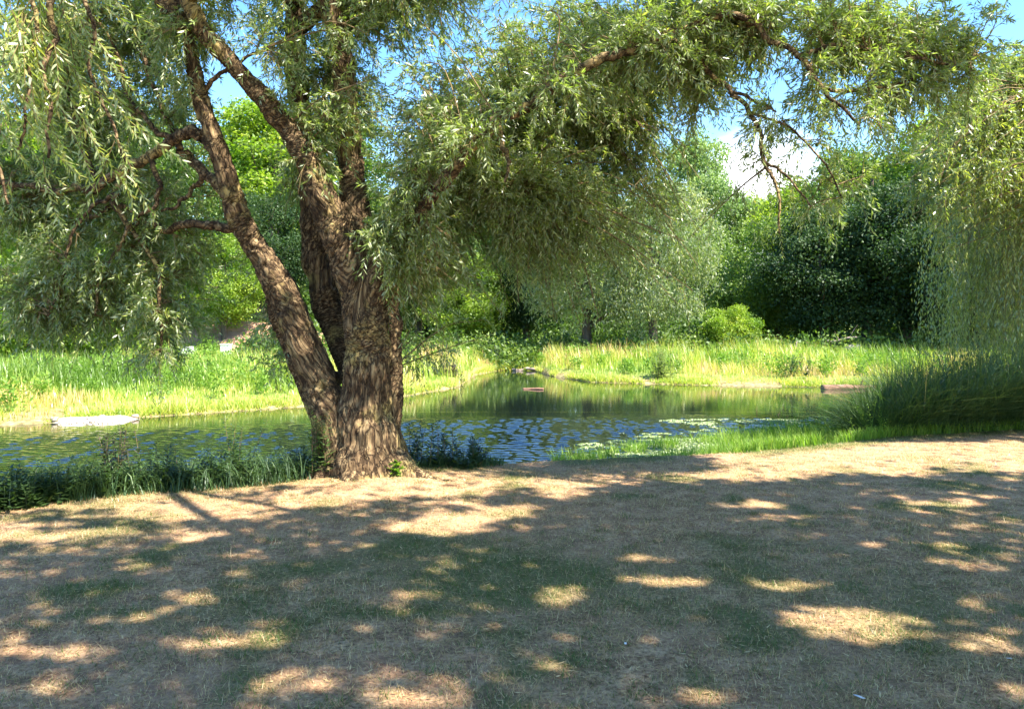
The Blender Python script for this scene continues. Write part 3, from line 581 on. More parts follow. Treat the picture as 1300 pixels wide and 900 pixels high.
for tg in [(7, -1, 8.3), (9, 5, 8.5), (12, 9, 8.4), (14, 1, 8.6), (10.5, -3, 8.2), (6.5, 3.5, 8.0)]:
    tr.append(tube(spline([[10.3, 1.6, rnd(3.5, 5.5)], [(10.3 + tg[0]) / 2, (1.6 + tg[1]) / 2, 7.2], list(tg)], 14), np.linspace(.13, .03, 14), 8))
V, F, T = merge(tr); under(shade_tree, 'trunk', mesh_np('trunk', V, F, smooth=True), M_farbark)

# ---------------------------------------------------------------- trees of the far bank
def crown_mesh(seed, rx, ry, rz, nb, br, n, lL, lW, shape='round', top=1.0, droop=0.0):
    """crown centred on the origin: nb leafy boughs of radius ~br, n leaves"""
    g = np.random.default_rng(seed); d = unit(g.normal(size=(nb, 3))); rr = g.uniform(.35, 1, (nb, 1))**.5
    c = d * rr * np.array([rx, ry, rz])
    if shape == 'cone': s = np.clip(1.15 - (c[:, 2:3] / rz + 1) * .5, .15, 1); c[:, :2] *= s
    if shape == 'column': c[:, :2] *= np.clip(1.2 - np.abs(c[:, 2:3]) / rz * .7, .3, 1)
    r = br * g.uniform(.55, 1.35, nb); w = r**2 / (r**2).sum(); b = g.choice(nb, n, p=w)
    dd = unit(g.normal(size=(n, 3))); dd[:, 2] = np.abs(dd[:, 2]) * np.where(g.random(n) < .75, 1, -1); q = g.uniform(.25, 1.0, (n, 1))**.4
    p = c[b] + dd * q * (r[b][:, None]) * np.array([1.15, 1.15, .62]) + g.normal(size=(n, 3)) * .16 * br
    if droop: p[:, 2] -= droop * g.random(n)**2 * np.linalg.norm(dd[:, :2], axis=1)
    D = unit(g.normal(size=(n, 3)) + dd * .4 + np.array([0, 0, -.55 - droop])); S = unit(np.cross(D, g.normal(size=(n, 3)) + np.array([0, 0, .8])))
    L = g.uniform(.6, 1.3, n) * lL; Wd = g.uniform(.7, 1.2, n) * lW
    N = np.cross(D, S); V = np.empty((n, 4, 3)); mm_ = p + D * L[:, None] * .45
    V[:, 0] = p; V[:, 1] = mm_ + S * Wd[:, None] * .5 + N * .02; V[:, 2] = p + D * L[:, None]; V[:, 3] = mm_ - S * Wd[:, None] * .5
    tone = g.random(nb); tint = np.clip(.55 * g.random(n) + .45 * tone[b], 0, 1)
    return mesh_np('crown', V.reshape(-1, 3), np.arange(4 * n).reshape(n, 4), tint), c, r
CM = {
 'broad': crown_mesh(1, 3.6, 3.4, 4.0, 70, 1.15, 34000, .20, .12),
 'tall': crown_mesh(2, 2.5, 2.5, 5.4, 80, .95, 34000, .18, .11, 'column'),
 'silver': crown_mesh(3, 3.8, 3.2, 3.8, 90, 1.0, 42000, .20, .06, 'round', droop=.5),
 'dark': crown_mesh(4, 3.8, 3.4, 4.0, 60, 1.35, 36000, .22, .14),
 'bush': crown_mesh(5, 1.6, 1.5, 1.4, 90, .42, 24000, .12, .065),
 'shrub': crown_mesh(6, 1.0, 1.0, 1.25, 30, .38, 12000, .09, .05, 'cone'),
}
def far_tree(kind, mat, label, name, px, base_y, d, wpx, hpx, cat='tree', group=None, trunk_frac=.18, rot=0):
    """wpx / hpx: width and height the whole tree has in the photograph at distance d"""
    x = (px - 650) / FOC * d; z0 = float(ground_z(np.array([x]), np.array([d]))[0]); Wm, Hm = wpx / FOC * d, hpx / FOC * d
    me, c, r = CM[kind]; ext = np.abs(c).max(0) + r.mean()
    key = (kind, mat.name)
    t = thing(name, label, cat, (x, d, z0), group)
    sx, sz = Wm / 2 / ext[0], Hm * (1 - trunk_frac) / 2 / ext[2]; cz = Hm * (trunk_frac + (1 - trunk_frac) / 2)
    if not me.materials: me.materials.append(mat)
    o = add('crown', me, None, t, kind='stuff'); o.material_slots[0].link = 'OBJECT'; o.material_slots[0].material = mat; o.location = (0, 0, cz); o.scale = (sx, sx, sz); o.rotation_euler = (0, 0, rot)
    rt = max(.05, Hm * .022); top = Hm * .75
    w = R.normal(size=2) * .03 * Hm
    tv = [tube(spline([[0, 0, -.3], [w[0] * .4, w[1] * .4, top * .4], [w[0], w[1], top]], 12), np.linspace(rt * 1.3, rt * .3, 12), 8)]
    V, F, T = merge(tv); add('trunk', mesh_np('trunk', V, F, smooth=True), M_farbark, t)
    bl = []
    ca, sa = math.cos(rot), math.sin(rot)
    for j in R.choice(len(c), 14, replace=False):
        e = c[j] * np.array([sx, sx, sz]); e = np.array([e[0] * ca - e[1] * sa, e[0] * sa + e[1] * ca, e[2] + cz]); zz = min(max(e[2] * rnd(.35, .7), top * .15), top * .9); a = np.array([w[0] * zz / top, w[1] * zz / top, zz])
        bl.append(tube(spline([a, (a + e) / 2 + np.array([0, 0, .1 * Hm * .3]), e], 7), np.linspace(rt * .45, rt * .08, 7), 5, cap=False))
    V, F, T = merge(bl); add('branches', mesh_np('branches', V, F, smooth=True), M_farbark, t)
    return t
MC = {}
far = [
 ('bush', M_bright, 'yellow green bush at the left edge of the far meadow', 'bush', 30, 470, 27, 130, 110, 'bush', .0),
 ('bush', M_bright, 'round yellow green bush hanging over the meadow left of the dangling willow tip', 'bush', 125, 465, 28, 130, 120, 'bush', .0),
 ('bush', M_mid, 'dark green bush in the gap between two yellow green bushes far left', 'bush', 80, 460, 30, 110, 130, 'bush', .0),
 ('broad', M_bright, 'tall leafy tree behind the bushes at the far left', 'tree', 60, 440, 36, 270, 300, 'tree', .12),
 ('broad', M_mid, 'dark broad tree behind the bushes left of the white boxes', 'tree', 170, 440, 40, 220, 300, 'tree', .14),
 ('broad', M_bright, 'bright sunlit tree over the reddish bank beside the tall white box', 'tree', 285, 415, 36, 130, 160, 'tree', .12),
 ('broad', M_dark, 'dark tree shading the reddish bank behind the split trunk', 'tree', 345, 430, 40, 150, 200, 'tree', .15),
 ('tall', M_bright, 'tall yellow green tree rising between the left stem and the trunk', 'tree', 330, 440, 46, 200, 300, 'tree', .12),
 ('tall', M_mid, 'tall green tree behind the main trunk of the willow', 'tree', 420, 445, 50, 190, 300, 'tree', .12),
 ('dark', M_mid, 'green tree just right of the main trunk on the far meadow edge', 'tree', 530, 447, 46, 170, 210, 'tree', .05),
 ('broad', M_bright, 'light green tree standing left of the river inlet', 'tree', 590, 448, 44, 130, 140, 'tree', .03),
 ('dark', M_dark, 'dark tree standing directly behind the river inlet', 'tree', 670, 450, 46, 150, 200, 'tree', .06),
 ('broad', M_mid, 'mid green tree behind the inlet left of the silvery willow', 'tree', 620, 445, 52, 190, 240, 'tree', .1),
 ('silver', M_silver, 'silvery green willow bush behind the right bank of the inlet', 'tree', 745, 446, 40, 200, 260, 'tree', .02),
 ('silver', M_silver, 'pale silvery willow sweeping down beside the bright round bush', 'tree', 830, 440, 38, 170, 245, 'tree', .02),
 ('tall', M_pale, 'tall pale poplar behind the silvery willows', 'tree', 880, 440, 62, 120, 290, 'tree', .08),
 ('tall', M_pale, 'pale poplar rising under the bright cloud', 'tree', 940, 435, 66, 130, 205, 'tree', .06),
 ('tall', M_bright, 'light green tree just right of the cloud gap', 'tree', 1010, 435, 58, 140, 230, 'tree', .06),
 ('bush', M_bright, 'bright round bush alone in front of the pale trees', 'bush', 927, 440, 39, 72, 68, 'bush', .0),
 ('dark', M_mid, 'green tree left of the dark wood corner behind the bright bush', 'tree', 985, 445, 46, 150, 180, 'tree', .04),
 ('dark', M_dark, 'dark spreading tree behind the stranded branches', 'tree', 1045, 448, 42, 180, 200, 'tree', .06),
 ('dark', M_dark, 'very dark tree left of the weeping willow curtain', 'tree', 1150, 450, 40, 200, 230, 'tree', .05),
 ('broad', M_mid, 'mid green tree top showing over the dark wood', 'tree', 1100, 440, 50, 200, 290, 'tree', .1),
 ('tall', M_bright, 'sunlit tree top just left of the weeping willow crown', 'tree', 1200, 440, 46, 150, 330, 'tree', .1),
 ('dark', M_dark, 'dark tree half hidden behind the weeping willow', 'tree', 1240, 450, 36, 190, 220, 'tree', .05),
 ('broad', M_mid, 'broad tree behind the weeping willow at the right edge', 'tree', 1320, 450, 34, 220, 320, 'tree', .1),

 ('tall', M_mid, 'tall green tree filling the sky behind the weeping willow top', 'tree', 1270, 445, 40, 200, 400, 'tree', .1),
 ('broad', M_bright, 'light green tree top behind the dark wood right of the bare branch', 'tree', 1120, 440, 54, 170, 270, 'tree', .1),
]
for k, (kd, m, lab, nm, px, by_, d, w, h, cat, tf) in enumerate(far):
    far_tree(kd, m, lab, nm, px, by_, d, w, h, cat, None, tf, rot=k * 1.3)
# the wood beyond, which reads as one mass
parts = []
for k in range(46):
    px = -150 + k * 36 + rnd(-12, 12)
    if 905 < px < 985 : h = 8.5
    else: h = rnd(11, 17)
    d = rnd(74, 100); me, c, r = CM['broad' if k % 2 else 'dark']; x = (px - 650) / FOC * d; z0 = float(ground_z(np.array([x]), np.array([d]))[0])
    n = 1500; b = R.integers(0, len(c), n); dd = rdir(n); p = c[b] / 4 * np.array([4.2, 4.2, h / 2]) + dd * rnd(.6, 1.6, (n, 1)); p += np.array([x, d, z0 + h * .5])
    D = unit(rdir(n) + np.array([0, 0, -.4])); parts.append(leaves(p, D, side_of(D), rnd(.4, .8, n), rnd(.3, .5, n), tint=np.clip(rnd(0, 1, n) * .5 + .5 * R.random(len(c))[b], 0, 1)))
V, F, T = merge(parts); add('distant_wood', mesh_np('distant_wood', V, F, T), M_mid, kind='stuff', label='distant wood closing the view behind the far meadow', category='wood')

# ---------------------------------------------------------------- understory along the foot of the far trees
parts = []
for k in range(230):
    px = rnd(-40, 1330); d = rnd(36, 43) if px > 360 else rnd(29, 34)
    x = (px - 650) / FOC * d
    if 180 < px < 320: continue
    z0 = float(ground_z(np.array([x]), np.array([d]))[0]); n = 260; r = rnd(.6, 1.3)
    p = np.array([x, d, z0 + r * .5]) + rdir(n) * rnd(.3, 1, (n, 1)) * r * np.array([1.2, 1, .8]); D = unit(rdir(n) + np.array([0, 0, .1]))
    parts.append(leaves(p, D, side_of(D), rnd(.12, .27, n), rnd(.07, .15, n), tint=np.clip(rnd(0, .7, n) + rnd(-.1, .3), 0, 1)))
for k in range(150):
    px = rnd(-60, 1380); d = rnd(47, 62); x = (px - 650) / FOC * d; z0 = float(ground_z(np.array([x]), np.array([d]))[0]); n = 380; r = rnd(1.4, 2.4)
    p = np.array([x, d, z0 + r * .6]) + rdir(n) * rnd(.5, 1, (n, 1)) * r * np.array([1.2, 1, .9]); D = unit(rdir(n))
    parts.append(leaves(p, D, side_of(D), rnd(.2, .4, n), rnd(.12, .26, n), tint=rnd(0, .6, n)))
V, F, T = merge(parts); add('undergrowth', mesh_np('undergrowth', V, F, T), M_mid, kind='stuff', label='low undergrowth along the foot of the far trees', category='undergrowth')

# ---------------------------------------------------------------- meadow grass, reeds and herbs
def blades(x, y, h, w, bend, tint, z=None, seg=2, dirs=None):
    """curved grass blades, one quad and a pointed one"""
    n = len(x); z = ground_z(x, y) if z is None else z; a = rnd(0, 2 * np.pi, n); bd = np.stack([np.cos(a), np.sin(a), 0 * a], 1)
    if dirs is not None: bd = unit(bd + dirs)
    s = np.stack([-bd[:, 1], bd[:, 0], 0 * a], 1); s = unit(s + rdir(n) * .3); B = np.stack([x, y, z - .01], 1); V = np.empty((n, 2 * seg + 2, 3))
    h = h[:, None]; w = w[:, None]; bend = bend[:, None]
    for k in range(seg + 1):
        t = k / seg; c = B + np.array([0, 0, 1]) * h * (t - .35 * bend * t**2) + bd * h * bend * t**2; ww = w * (1 - t**1.5 * .92) * .5
        V[:, 2 * k] = c - s * ww; V[:, 2 * k + 1] = c + s * ww
    i = (np.arange(n) * (2 * seg + 2))[:, None, None] + (np.arange(seg) * 2)[None, :, None]
    if seg == 1: return V[:, :3].reshape(-1, 3), np.arange(3 * n).reshape(n, 3), tint
    F = (i + np.array([0, 1, 3, 2])[None, None]).reshape(-1, 4)
    return V.reshape(-1, 3), F, np.repeat(tint, seg)
def scatter(n, px0, px1, d0, d1, p=1.0):
    px = rnd(px0, px1, n); d = d0 + (d1 - d0) * R.random(n)**p; return (px - 650) / FOC * d, d
# far meadow
x, y = scatter(120000, -60, 1360, 15.5, 44, 1.35); df = y - far_edge(x); k = (df > .12) & ((df > .7 + .8 * fbm(x * .7, y * .2, o=2)) | (R.random(len(x)) < .5)); x, y, df = x[k], y[k], df[k]
pn = fbm(x * .25, y * .25, o=3); pn2 = fbm(x * .8 + 7, y * .5, o=3); lush = sm(-4, -8, x) * sm(26, 31, y)
tint = np.clip(.54 + 2.6 * (pn - .5) + 2.4 * (pn2 - .5) + R.normal(size=len(x)) * .17 - .3 * lush, 0, 1)
h = (.16 + .5 * sm(.3, 5, df)) * (.15 + 1.9 * vnoise(x * .55, y * .35) * (.5 + vnoise(x * 1.9 + 5, y * .9))) * rnd(.6, 1.25, len(x)) * (1 - .5 * lush); w = rnd(.018, .034, len(x)) * (.5 + y / 45)
V, F, T = blades(x, y, h, w, rnd(.1, .6, len(x)), tint); add('meadow_grass', mesh_np('meadow_grass', V, F, T), M_meadow, kind='stuff', label='tall sunlit meadow grass along the far bank', category='grass')
n = 34000; x = rnd(-20, 16, n); y = far_edge(x) + rnd(-.25, 1.0, n) * rnd(.3, 1, n); k = (fbm(x * 1.3, y * .6, o=3) > .40); x, y = x[k], y[k]
V, F, T = blades(x, y, rnd(.06, .34, len(x)) * (.4 + 1.2 * vnoise(x * 1.2, y)), rnd(.014, .03, len(x)), rnd(.2, 1.2, len(x)), np.clip(R.beta(2.5, 2.2, len(x)) + .5 * (vnoise(x * .5, y) - .5), 0, 1), z=np.maximum(ground_z(x, y), -.53), seg=1); add('shore_grass', mesh_np('shore_grass', V, F, T), M_meadow, kind='stuff', label='ragged grass fringing the far shoreline', category='grass')
# leafy herb tussocks in the meadow
parts = []
for k in range(520):
    x, y = scatter(1, -40, 1200, 16, 40, 1.2); x, y = float(x[0]), float(y[0])
    if y - far_edge(np.array([x]))[0] < .8: continue
    n = 130; r = rnd(.18, .5); z0 = float(ground_z(np.array([x]), np.array([y]))[0]); p = np.array([x, y, z0]) + rdir(n) * rnd(.2, 1, (n, 1)) * r * np.array([1, 1, .2]) + np.array([0, 0, 1]) * rnd(.05, r * 1.5 + .15, (n, 1))
    D = unit(rdir(n) + np.array([0, 0, .5])); q = rnd(0, .6); parts.append(leaves(p, D, side_of(D), rnd(.07, .17, n), rnd(.025, .06, n), tint=np.clip(q + rnd(-.15, .25, n), 0, 1)))
V, F, T = merge(parts); add('meadow_herbs', mesh_np('meadow_herbs', V, F, T), M_lush, kind='stuff', label='leafy green herbs scattered through the far meadow', category='herbs')

# weeds on the near bank left of and around the trunk
def stalks(pts, hs, leafL, leafW, per, tintc=.4, lean=.25):
    out = []; Bs, Ds, Ls, Ws, Ts = [], [], [], [], []
    for (x, y), h in zip(pts, hs):
        z0 = float(ground_z(np.array([x]), np.array([y]))[0]); ln = R.normal(size=2) * lean * h
        t = np.linspace(.08, 1, per); C = np.stack([x + ln[0] * t**1.6, y + ln[1] * t**1.6, z0 + h * t], 1)
        an = np.arange(per) * 2.2 + rnd(0, 6); D = np.stack([np.cos(an), np.sin(an), rnd(-.1, .7, per)], 1)
        Bs.append(C); Ds.append(unit(D)); Ls.append(leafL * rnd(.6, 1.2, per) * (1.15 - .7 * t)); Ws.append(leafW * rnd(.7, 1.2, per) * (1.1 - .6 * t)); Ts.append(np.clip(tintc + rnd(-.35, .35, per), 0, 1))
        s = np.stack([[x, y, z0 - .02], [x + ln[0] * .33, y + ln[1] * .33, z0 + h * .5], [x + ln[0], y + ln[1], z0 + h]]); out.append(tube(s, [.005, .004, .0015], 3, cap=False))
    D = np.vstack(Ds); U = np.zeros_like(D); U[:, 2] = 1; S = unit(np.cross(D, U) + .25 * rdir(len(D)))
    out.append(leaves(np.vstack(Bs), D, S, np.concatenate(Ls), np.concatenate(Ws), tint=np.concatenate(Ts)))
    return merge(out)
pts, hs = [], []
for k in range(1700):
    px = rnd(-60, 620); xx = None
    d = None
    x0 = (px - 650) / FOC * 7; e = float(near_edge(np.array([x0]))[0]); off = rnd(-.25, .95); y = e + off; x = (px - 650) / FOC * y
    if abs(x + 1.55) < .62 and abs(y - 8) < .5: continue
    if px > 520 and R.random() < .7: continue
    hh = rnd(.22, .72) * (.15 + 1.7 * float(vnoise(np.array([x * 1.7]), np.array([y * 1.7]))[0])) * (1 if px < 230 else .85) * (1.0 if px < 500 else .62); pts.append((x, y)); hs.append(hh * .62 + max(0, off) * .22)
V, F, T = stalks(pts, hs, .12, .045, 20); add('bank_weeds', mesh_np('bank_weeds', V, F, T), M_herb, kind='stuff', label='dark nettles and weeds along the near bank left of the willow', category='weeds')
x = rnd(-8, -.1, 15000); e = near_edge(x); y = e + rnd(-.35, .9, len(x)); y = np.where(x > -1, e + rnd(-.15, .6, len(x)), y)
V, F, T = blades(x, y, rnd(.10, .36, len(x)) * np.where(x > -1.2, .5, 1) * np.where(x < -3.6, 1.25, 1), rnd(.006, .014, len(x)), rnd(.2, 1, len(x)), np.clip(R.beta(2, 4, len(x)), 0, 1)); add('bank_grass', mesh_np('bank_grass', V, F, T), M_reed, kind='stuff', label='long dark grass mixed with the weeds on the near bank', category='grass')
# standout plants
def plant(px, py, d, h, n, mat, label, name='tall_weed', cat='plant', lL=.10, lW=.03, tint=.4, sp=.12):
    b = P(px, py, d); x, y = b[0], d; z0 = float(ground_z(np.array([x]), np.array([y]))[0]); t = thing(name, label, cat, (x, y, z0))
    pts = [(x + rnd(-sp, sp), y + rnd(-sp, sp)) for _ in range(n)]; V, F, T = stalks(pts, rnd(h * .7, h, n), lL * 1.3, lW * 1.2, 44, tint, .1)
    k = len(F) - n * 44; m1 = mesh_np('leaves', V, F[k:], T[k:]); under(t, 'leaves', m1, mat, kind='stuff'); m2 = mesh_np('stems', V, F[:k], T[:k]); under(t, 'stems', m2, M_twig)
M_purple = leaf_mat('purplish_leaf', [(0, (.03, .03, .025)), (.6, (.06, .055, .04)), (1, (.10, .085, .06))], trans=.2, gloss=.05)
plant(142, 600, 7.4, .80, 6, M_purple, 'dark purplish weed spike standing above the left bank weeds', lW=.03)
plant(163, 600, 7.5, .76, 5, M_purple, 'second purplish weed spike just right of the taller one', lW=.022)
plant(298, 600, 7.9, .72, 6, M_herb, 'tall green weed poking up halfway between the left edge and the trunk')
plant(270, 600, 7.85, .50, 4, M_herb, 'leafy weed clump left of the tall green weed')
plant(541, 600, 8.4, .52, 8, M_herb, 'leafy weed just right of the trunk against the blue water', sp=.18)
plant(592, 600, 8.6, .36, 7, M_herb, 'low weed on the bank edge right of the trunk and its taller neighbour', sp=.15)
plant(405, 600, 7.75, .75, 6, M_herb, 'green shoots growing against the foot of the left stem', sp=.1, tint=.7)
plant(505, 610, 7.75, .16, 4, M_lush, 'small broad leaved plant at the right foot of the trunk', lL=.11, lW=.07, sp=.06)

plant(566, 600, 8.5, .44, 5, M_herb, 'thin weed between the two leafy clumps right of the trunk', sp=.12)
plant(215, 600, 7.7, .6, 5, M_herb, 'leafy weed rising between the purplish spikes and the tall green weed', sp=.14)
plant(572, 462, 27.4, .8, 9, M_purple, 'dark reddish dock plant on the grassy point left of the inlet', lL=.16, lW=.06, sp=.45)
plant(846, 470, 28.3, 1.3, 14, M_silver, 'greyish thistle clump in the far meadow below the silvery willows', lL=.2, lW=.06, sp=.5)
plant(1008, 470, 27.6, .9, 9, M_herb, 'dark green herb clump in the far meadow left of the log', lL=.16, lW=.06, sp=.5)
# reed bed at the right
x, y = [], []
n = 44000; px = rnd(1045, 1420, n); d = rnd(11.4, 14.6, n); x = (px - 650) / FOC * d; e = near_edge(x); k = (d > e + .1) & (px > 1060 + (14.6 - d) * 12 ); x, y, px = x[k], d[k], px[k]
zz = np.maximum(ground_z(x, y), -.55); cl = vnoise(x * 1.1 + 3, y * 1.1) * .6 + vnoise(x * 3, y * 3) * .4
hh = rnd(.55, 2.0, len(x)) * (.5 + .5 * sm(1050, 1150, px)) * (.45 + 1.05 * cl); k = R.random(len(x)) < .25 + 1.1 * cl; x, y, zz, hh, cl = x[k], y[k], zz[k], hh[k], cl[k]
an = 6.3 * vnoise(x * 1.3 + 11, y * 1.3) * 1.5; dr_ = np.stack([np.cos(an), np.sin(an), 0 * an], 1) * .45
V, F, T = blades(x, y, hh, rnd(.008, .022, len(x)), rnd(.1, 1.3, len(x)), np.clip(R.beta(2, 3.2, len(x)) + .5 * (vnoise(x * .9, y * .9) - .5), 0, .99), z=zz, seg=4, dirs=dr_); add('reed_bed', mesh_np('reed_bed', V, F, T), M_reed, kind='stuff', label='dense dark arching reeds below the weeping willow', category='reeds')
pts, hs = [], []
for k in range(1300):
    px = rnd(1050, 1330); d = rnd(11.4, 13.8); x = (px - 650) / FOC * d
    if d < float(near_edge(np.array([x]))[0]) + .1: continue
    pts.append((x, d)); hs.append(rnd(.4, 1.25) * (.55 + .45 * float(sm(1050, 1150, px))))
V, F, T = stalks(pts, hs, .22, .035, 20, .45, .35); add('reed_herbs', mesh_np('reed_herbs', V, F, T), M_herb, kind='stuff', label='dark leafy weeds growing through the reeds', category='weeds')
# light green marsh growth in front of the reeds, running out into the water
n = 60000; px = rnd(700, 1310, n); d = rnd(9.6, 15, n); x = (px - 650) / FOC * d; e = near_edge(x); off = d - e
wob = .6 * fbm(x * .9, d * .9, o=2)
lim = np.interp(px, [740, 850, 950, 1050, 1150, 1300], [2.8, 3.8, 3.8, 3.2, 1.0, .4]); k = (off > .0) & (off < lim + wob) & (R.random(n) < sm(0, .14, off - 0 + .1) * (np.where(off > 1.4, .6, 1)) * (fbm(x * 1.6, d * 1.6, o=2) > .4)); x, y, px, off = x[k], d[k], px[k], off[k]
hh = rnd(.10, .34, len(x)) * np.interp(px, [740, 900, 980, 1060, 1300], [.8, .95, 1.5, 1.9, 1.5]) * (.6 + .7 * vnoise(x * 2, y * 2)); hh = np.where(off < .5, np.minimum(hh, .22), hh)
V, F, T = blades(x, y, hh + np.where(off > .5, .05, 0), rnd(.008, .018, len(x)), rnd(.1, .7, len(x)), np.clip(R.beta(2.5, 2.5, len(x)), 0, 1), z=np.maximum(ground_z(x, y), -.56)); add('marsh_grass', mesh_np('marsh_grass', V, F, T), M_lush, kind='stuff', label='bright green marsh grass between the dry lawn and the water', category='grass')
pts, hs = [], []
for k in range(520):
    px = rnd(985, 1190); d = rnd(11.0, 13.2); x = (px - 650) / FOC * d; e = float(near_edge(np.array([x]))[0])
    if d < e + .15 or d > e + 2.2: continue
    pts.append((x, d)); hs.append(rnd(.3, .75))
V, F, T = stalks(pts, hs, .10, .035, 16, .5); add('marsh_herbs', mesh_np('marsh_herbs', V, F, T), M_lush, kind='stuff', label='leafy green herbs crowding the bank in front of the reeds', category='herbs')
# floating weed
n = 20000; px = rnd(735, 1060, n); py = rnd(532, 590, n); d = 2.1 * FOC / (py - HZ); x = (px - 650) / FOC * d
u_ = x * .8 + d * .35; v_ = d * 2.1 - x * .3; den = .5 * fbm(u_, v_ + 3, o=4) + .5 * fbm(x * 3.3, d * 4.4, o=2) + .22 * sm(532, 590, py) + .10 * sm(760, 980, px) - .10 * sm(840, 740, px); k = (den > .60) & (d > near_edge(x) + .5); x, d = x[k], d[k]
V, F, T = [], [], []; o = 0
for a, b in zip(x, d):
    r = rnd(.012, .04); q = 5; th = np.linspace(0, 2 * np.pi, q, endpoint=False) + rnd(0, 1); rr = r * rnd(.6, 1.2, q); z = -.5 + rnd(.004, .012)
    top = np.stack([a + rr * np.cos(th) * 1.5, b + rr * np.sin(th), np.full(q, z)], 1); bot = top.copy(); bot[:, 2] = -.506
    c = np.array([[a, b, z + .003]]); V += [top, bot, c]; tn = rnd(.3, 1)
    for s in range(q):
        t = (s + 1) % q; F += [(o + s, o + t, o + 2 * q, o + 2 * q), (o + s, o + q + s, o + q + t, o + t)]; T += [tn, tn]
    o += 2 * q + 1
V = np.vstack(V); F3 = []; T3 = []
for f, tn in zip(F, T):
    if f[2] == f[3]: F3.append(f[:3]); T3.append(tn)
    else: F3 += [(f[0], f[1], f[2]), (f[0], f[2], f[3])]; T3 += [tn, tn]
M_pad = leaf_mat('floating_weed', [(0, (.045, .08, .018)), (.6, (.10, .15, .035)), (1, (.20, .25, .07))], trans=.1, gloss=.06)
add('floating_weed', mesh_np('floating_weed', V, F3, T3), M_pad, kind='stuff', label='pale green weed floating on the water by the marshy bank', category='water weed')

# ---------------------------------------------------------------- the weeping willow at the right
wpx, wd = 1372, 13.8; wx = (wpx - 650) / FOC * wd
weep = thing('weeping_willow', 'weeping willow with long hanging curtains at the right edge', 'tree', (wx + 1.2, wd + .5, 0)); WL = np.array(weep.location)
c0 = np.array([wx + 1.2, wd + .5, 0.]); tv = [tube(spline([c0 + [0, 0, -.3], c0 + [-.1, 0, 2.5], c0 + [.1, 0, 5.5], c0 + [-.2, 0, 6.6]], 16), np.linspace(.5, .12, 16), 12)]
ends = []
for k in range(44):
    an = rnd(0, 2 * np.pi); r = rnd(.8, 2.75); e = c0 + np.array([r * math.cos(an), r * math.sin(an), 6.6 - .34 * r**1.15 + rnd(-1.1, .9)]); b = c0 + np.array([0, 0, rnd(3.5, 6.5)])
    s = spline([b, (b + e) / 2 + np.array([0, 0, .5]), e, e + np.array([math.cos(an) * .5, math.sin(an) * .5, -.7])], 18); ends.append(s); tv.append(tube(s, np.linspace(.09, .015, 18), 6, cap=False))
V, F, T = merge(tv[:1]); under(weep, 'trunk', mesh_np('trunk', V, F, smooth=True), M_farbark, WL)
for v_, f_, t_ in tv[1:]: under(weep, 'branch', mesh_np('branch', v_, f_, smooth=True), M_farbark, WL)
lv = [[], [], [], [], []]; rib = []
for s in ends:
    n = 90; bun = s[R.integers(5, 18, 9)] + R.normal(size=(9, 3)) * .22; p0 = bun[R.integers(0, 9, n)] + R.normal(size=(n, 3)) * .055; out = unit((p0 - c0) * np.array([1, 1, 0]) + .01)
    L = np.clip((p0[:, 2] - .40 - 2.0 * R.random(n)**2.4) * 1.06, .8, 6.8)
    grp = np.floor(p0[:, 0] * 1.6) + np.floor(p0[:, 1] * 1.6) * 7; L *= .94 + .06 * hash_(grp, grp * 0, grp * 0 + 3)
    l, sb = twig_cloud(p0, unit(out * .6 + rdir(n) * .35 + np.array([0, 0, .2])) * .28, L, 46, .10, .024, .95, .04, .34)
    # a slight sideways sway of each strand
    for a_, b_ in zip(lv, l): a_.append(b_)
    rib.append(sb)
wsk = np.vstack([np.hstack([e_, np.full((len(e_), 4), .05)]) for e_ in ends])
wc = [(1165, 235, 12.6, 34, 50, .6, 260, .9), (1200, 180, 12.8, 34, 44, .7, 300, .8), (1250, 120, 13.2, 50, 50, .9, 420, .8), (1185, 290, 12.6, 26, 40, .5, 170, 1), (1235, 220, 12.8, 40, 60, .8, 420, .9), (1290, 90, 13.4, 50, 40, .9, 380, .7), (1290, 200, 12.6, 40, 80, .7, 420, .9), (1330, 140, 13, 50, 90, 1, 420, .8), (1150, 190, 12.7, 24, 30, .4, 90, .8)]
l, sb1, sb2 = fill(wc, wsk, 20, .10, .022, 1.0, 1.5)
for a_, b_ in zip(lv, l): a_ += b_
rib += sb1 + sb2
lv = [np.concatenate(a) for a in lv]; lv[0][:, 0] += .10 * np.sin(lv[0][:, 2] * 1.7 + np.floor(lv[0][:, 1] * 3)); k = lv[0][:, 2] > .1; lv = [a[k] for a in lv]; print('weep leaves', len(lv[0]))
V, F, T = leaves(*lv); under(weep, 'crown', mesh_np('crown', V, F, T), M_weep, WL, kind='stuff')
V, F, T = merge(rib); under(weep, 'hanging_stems', mesh_np('hanging_stems', V, F, T), M_twig, WL, kind='stuff')

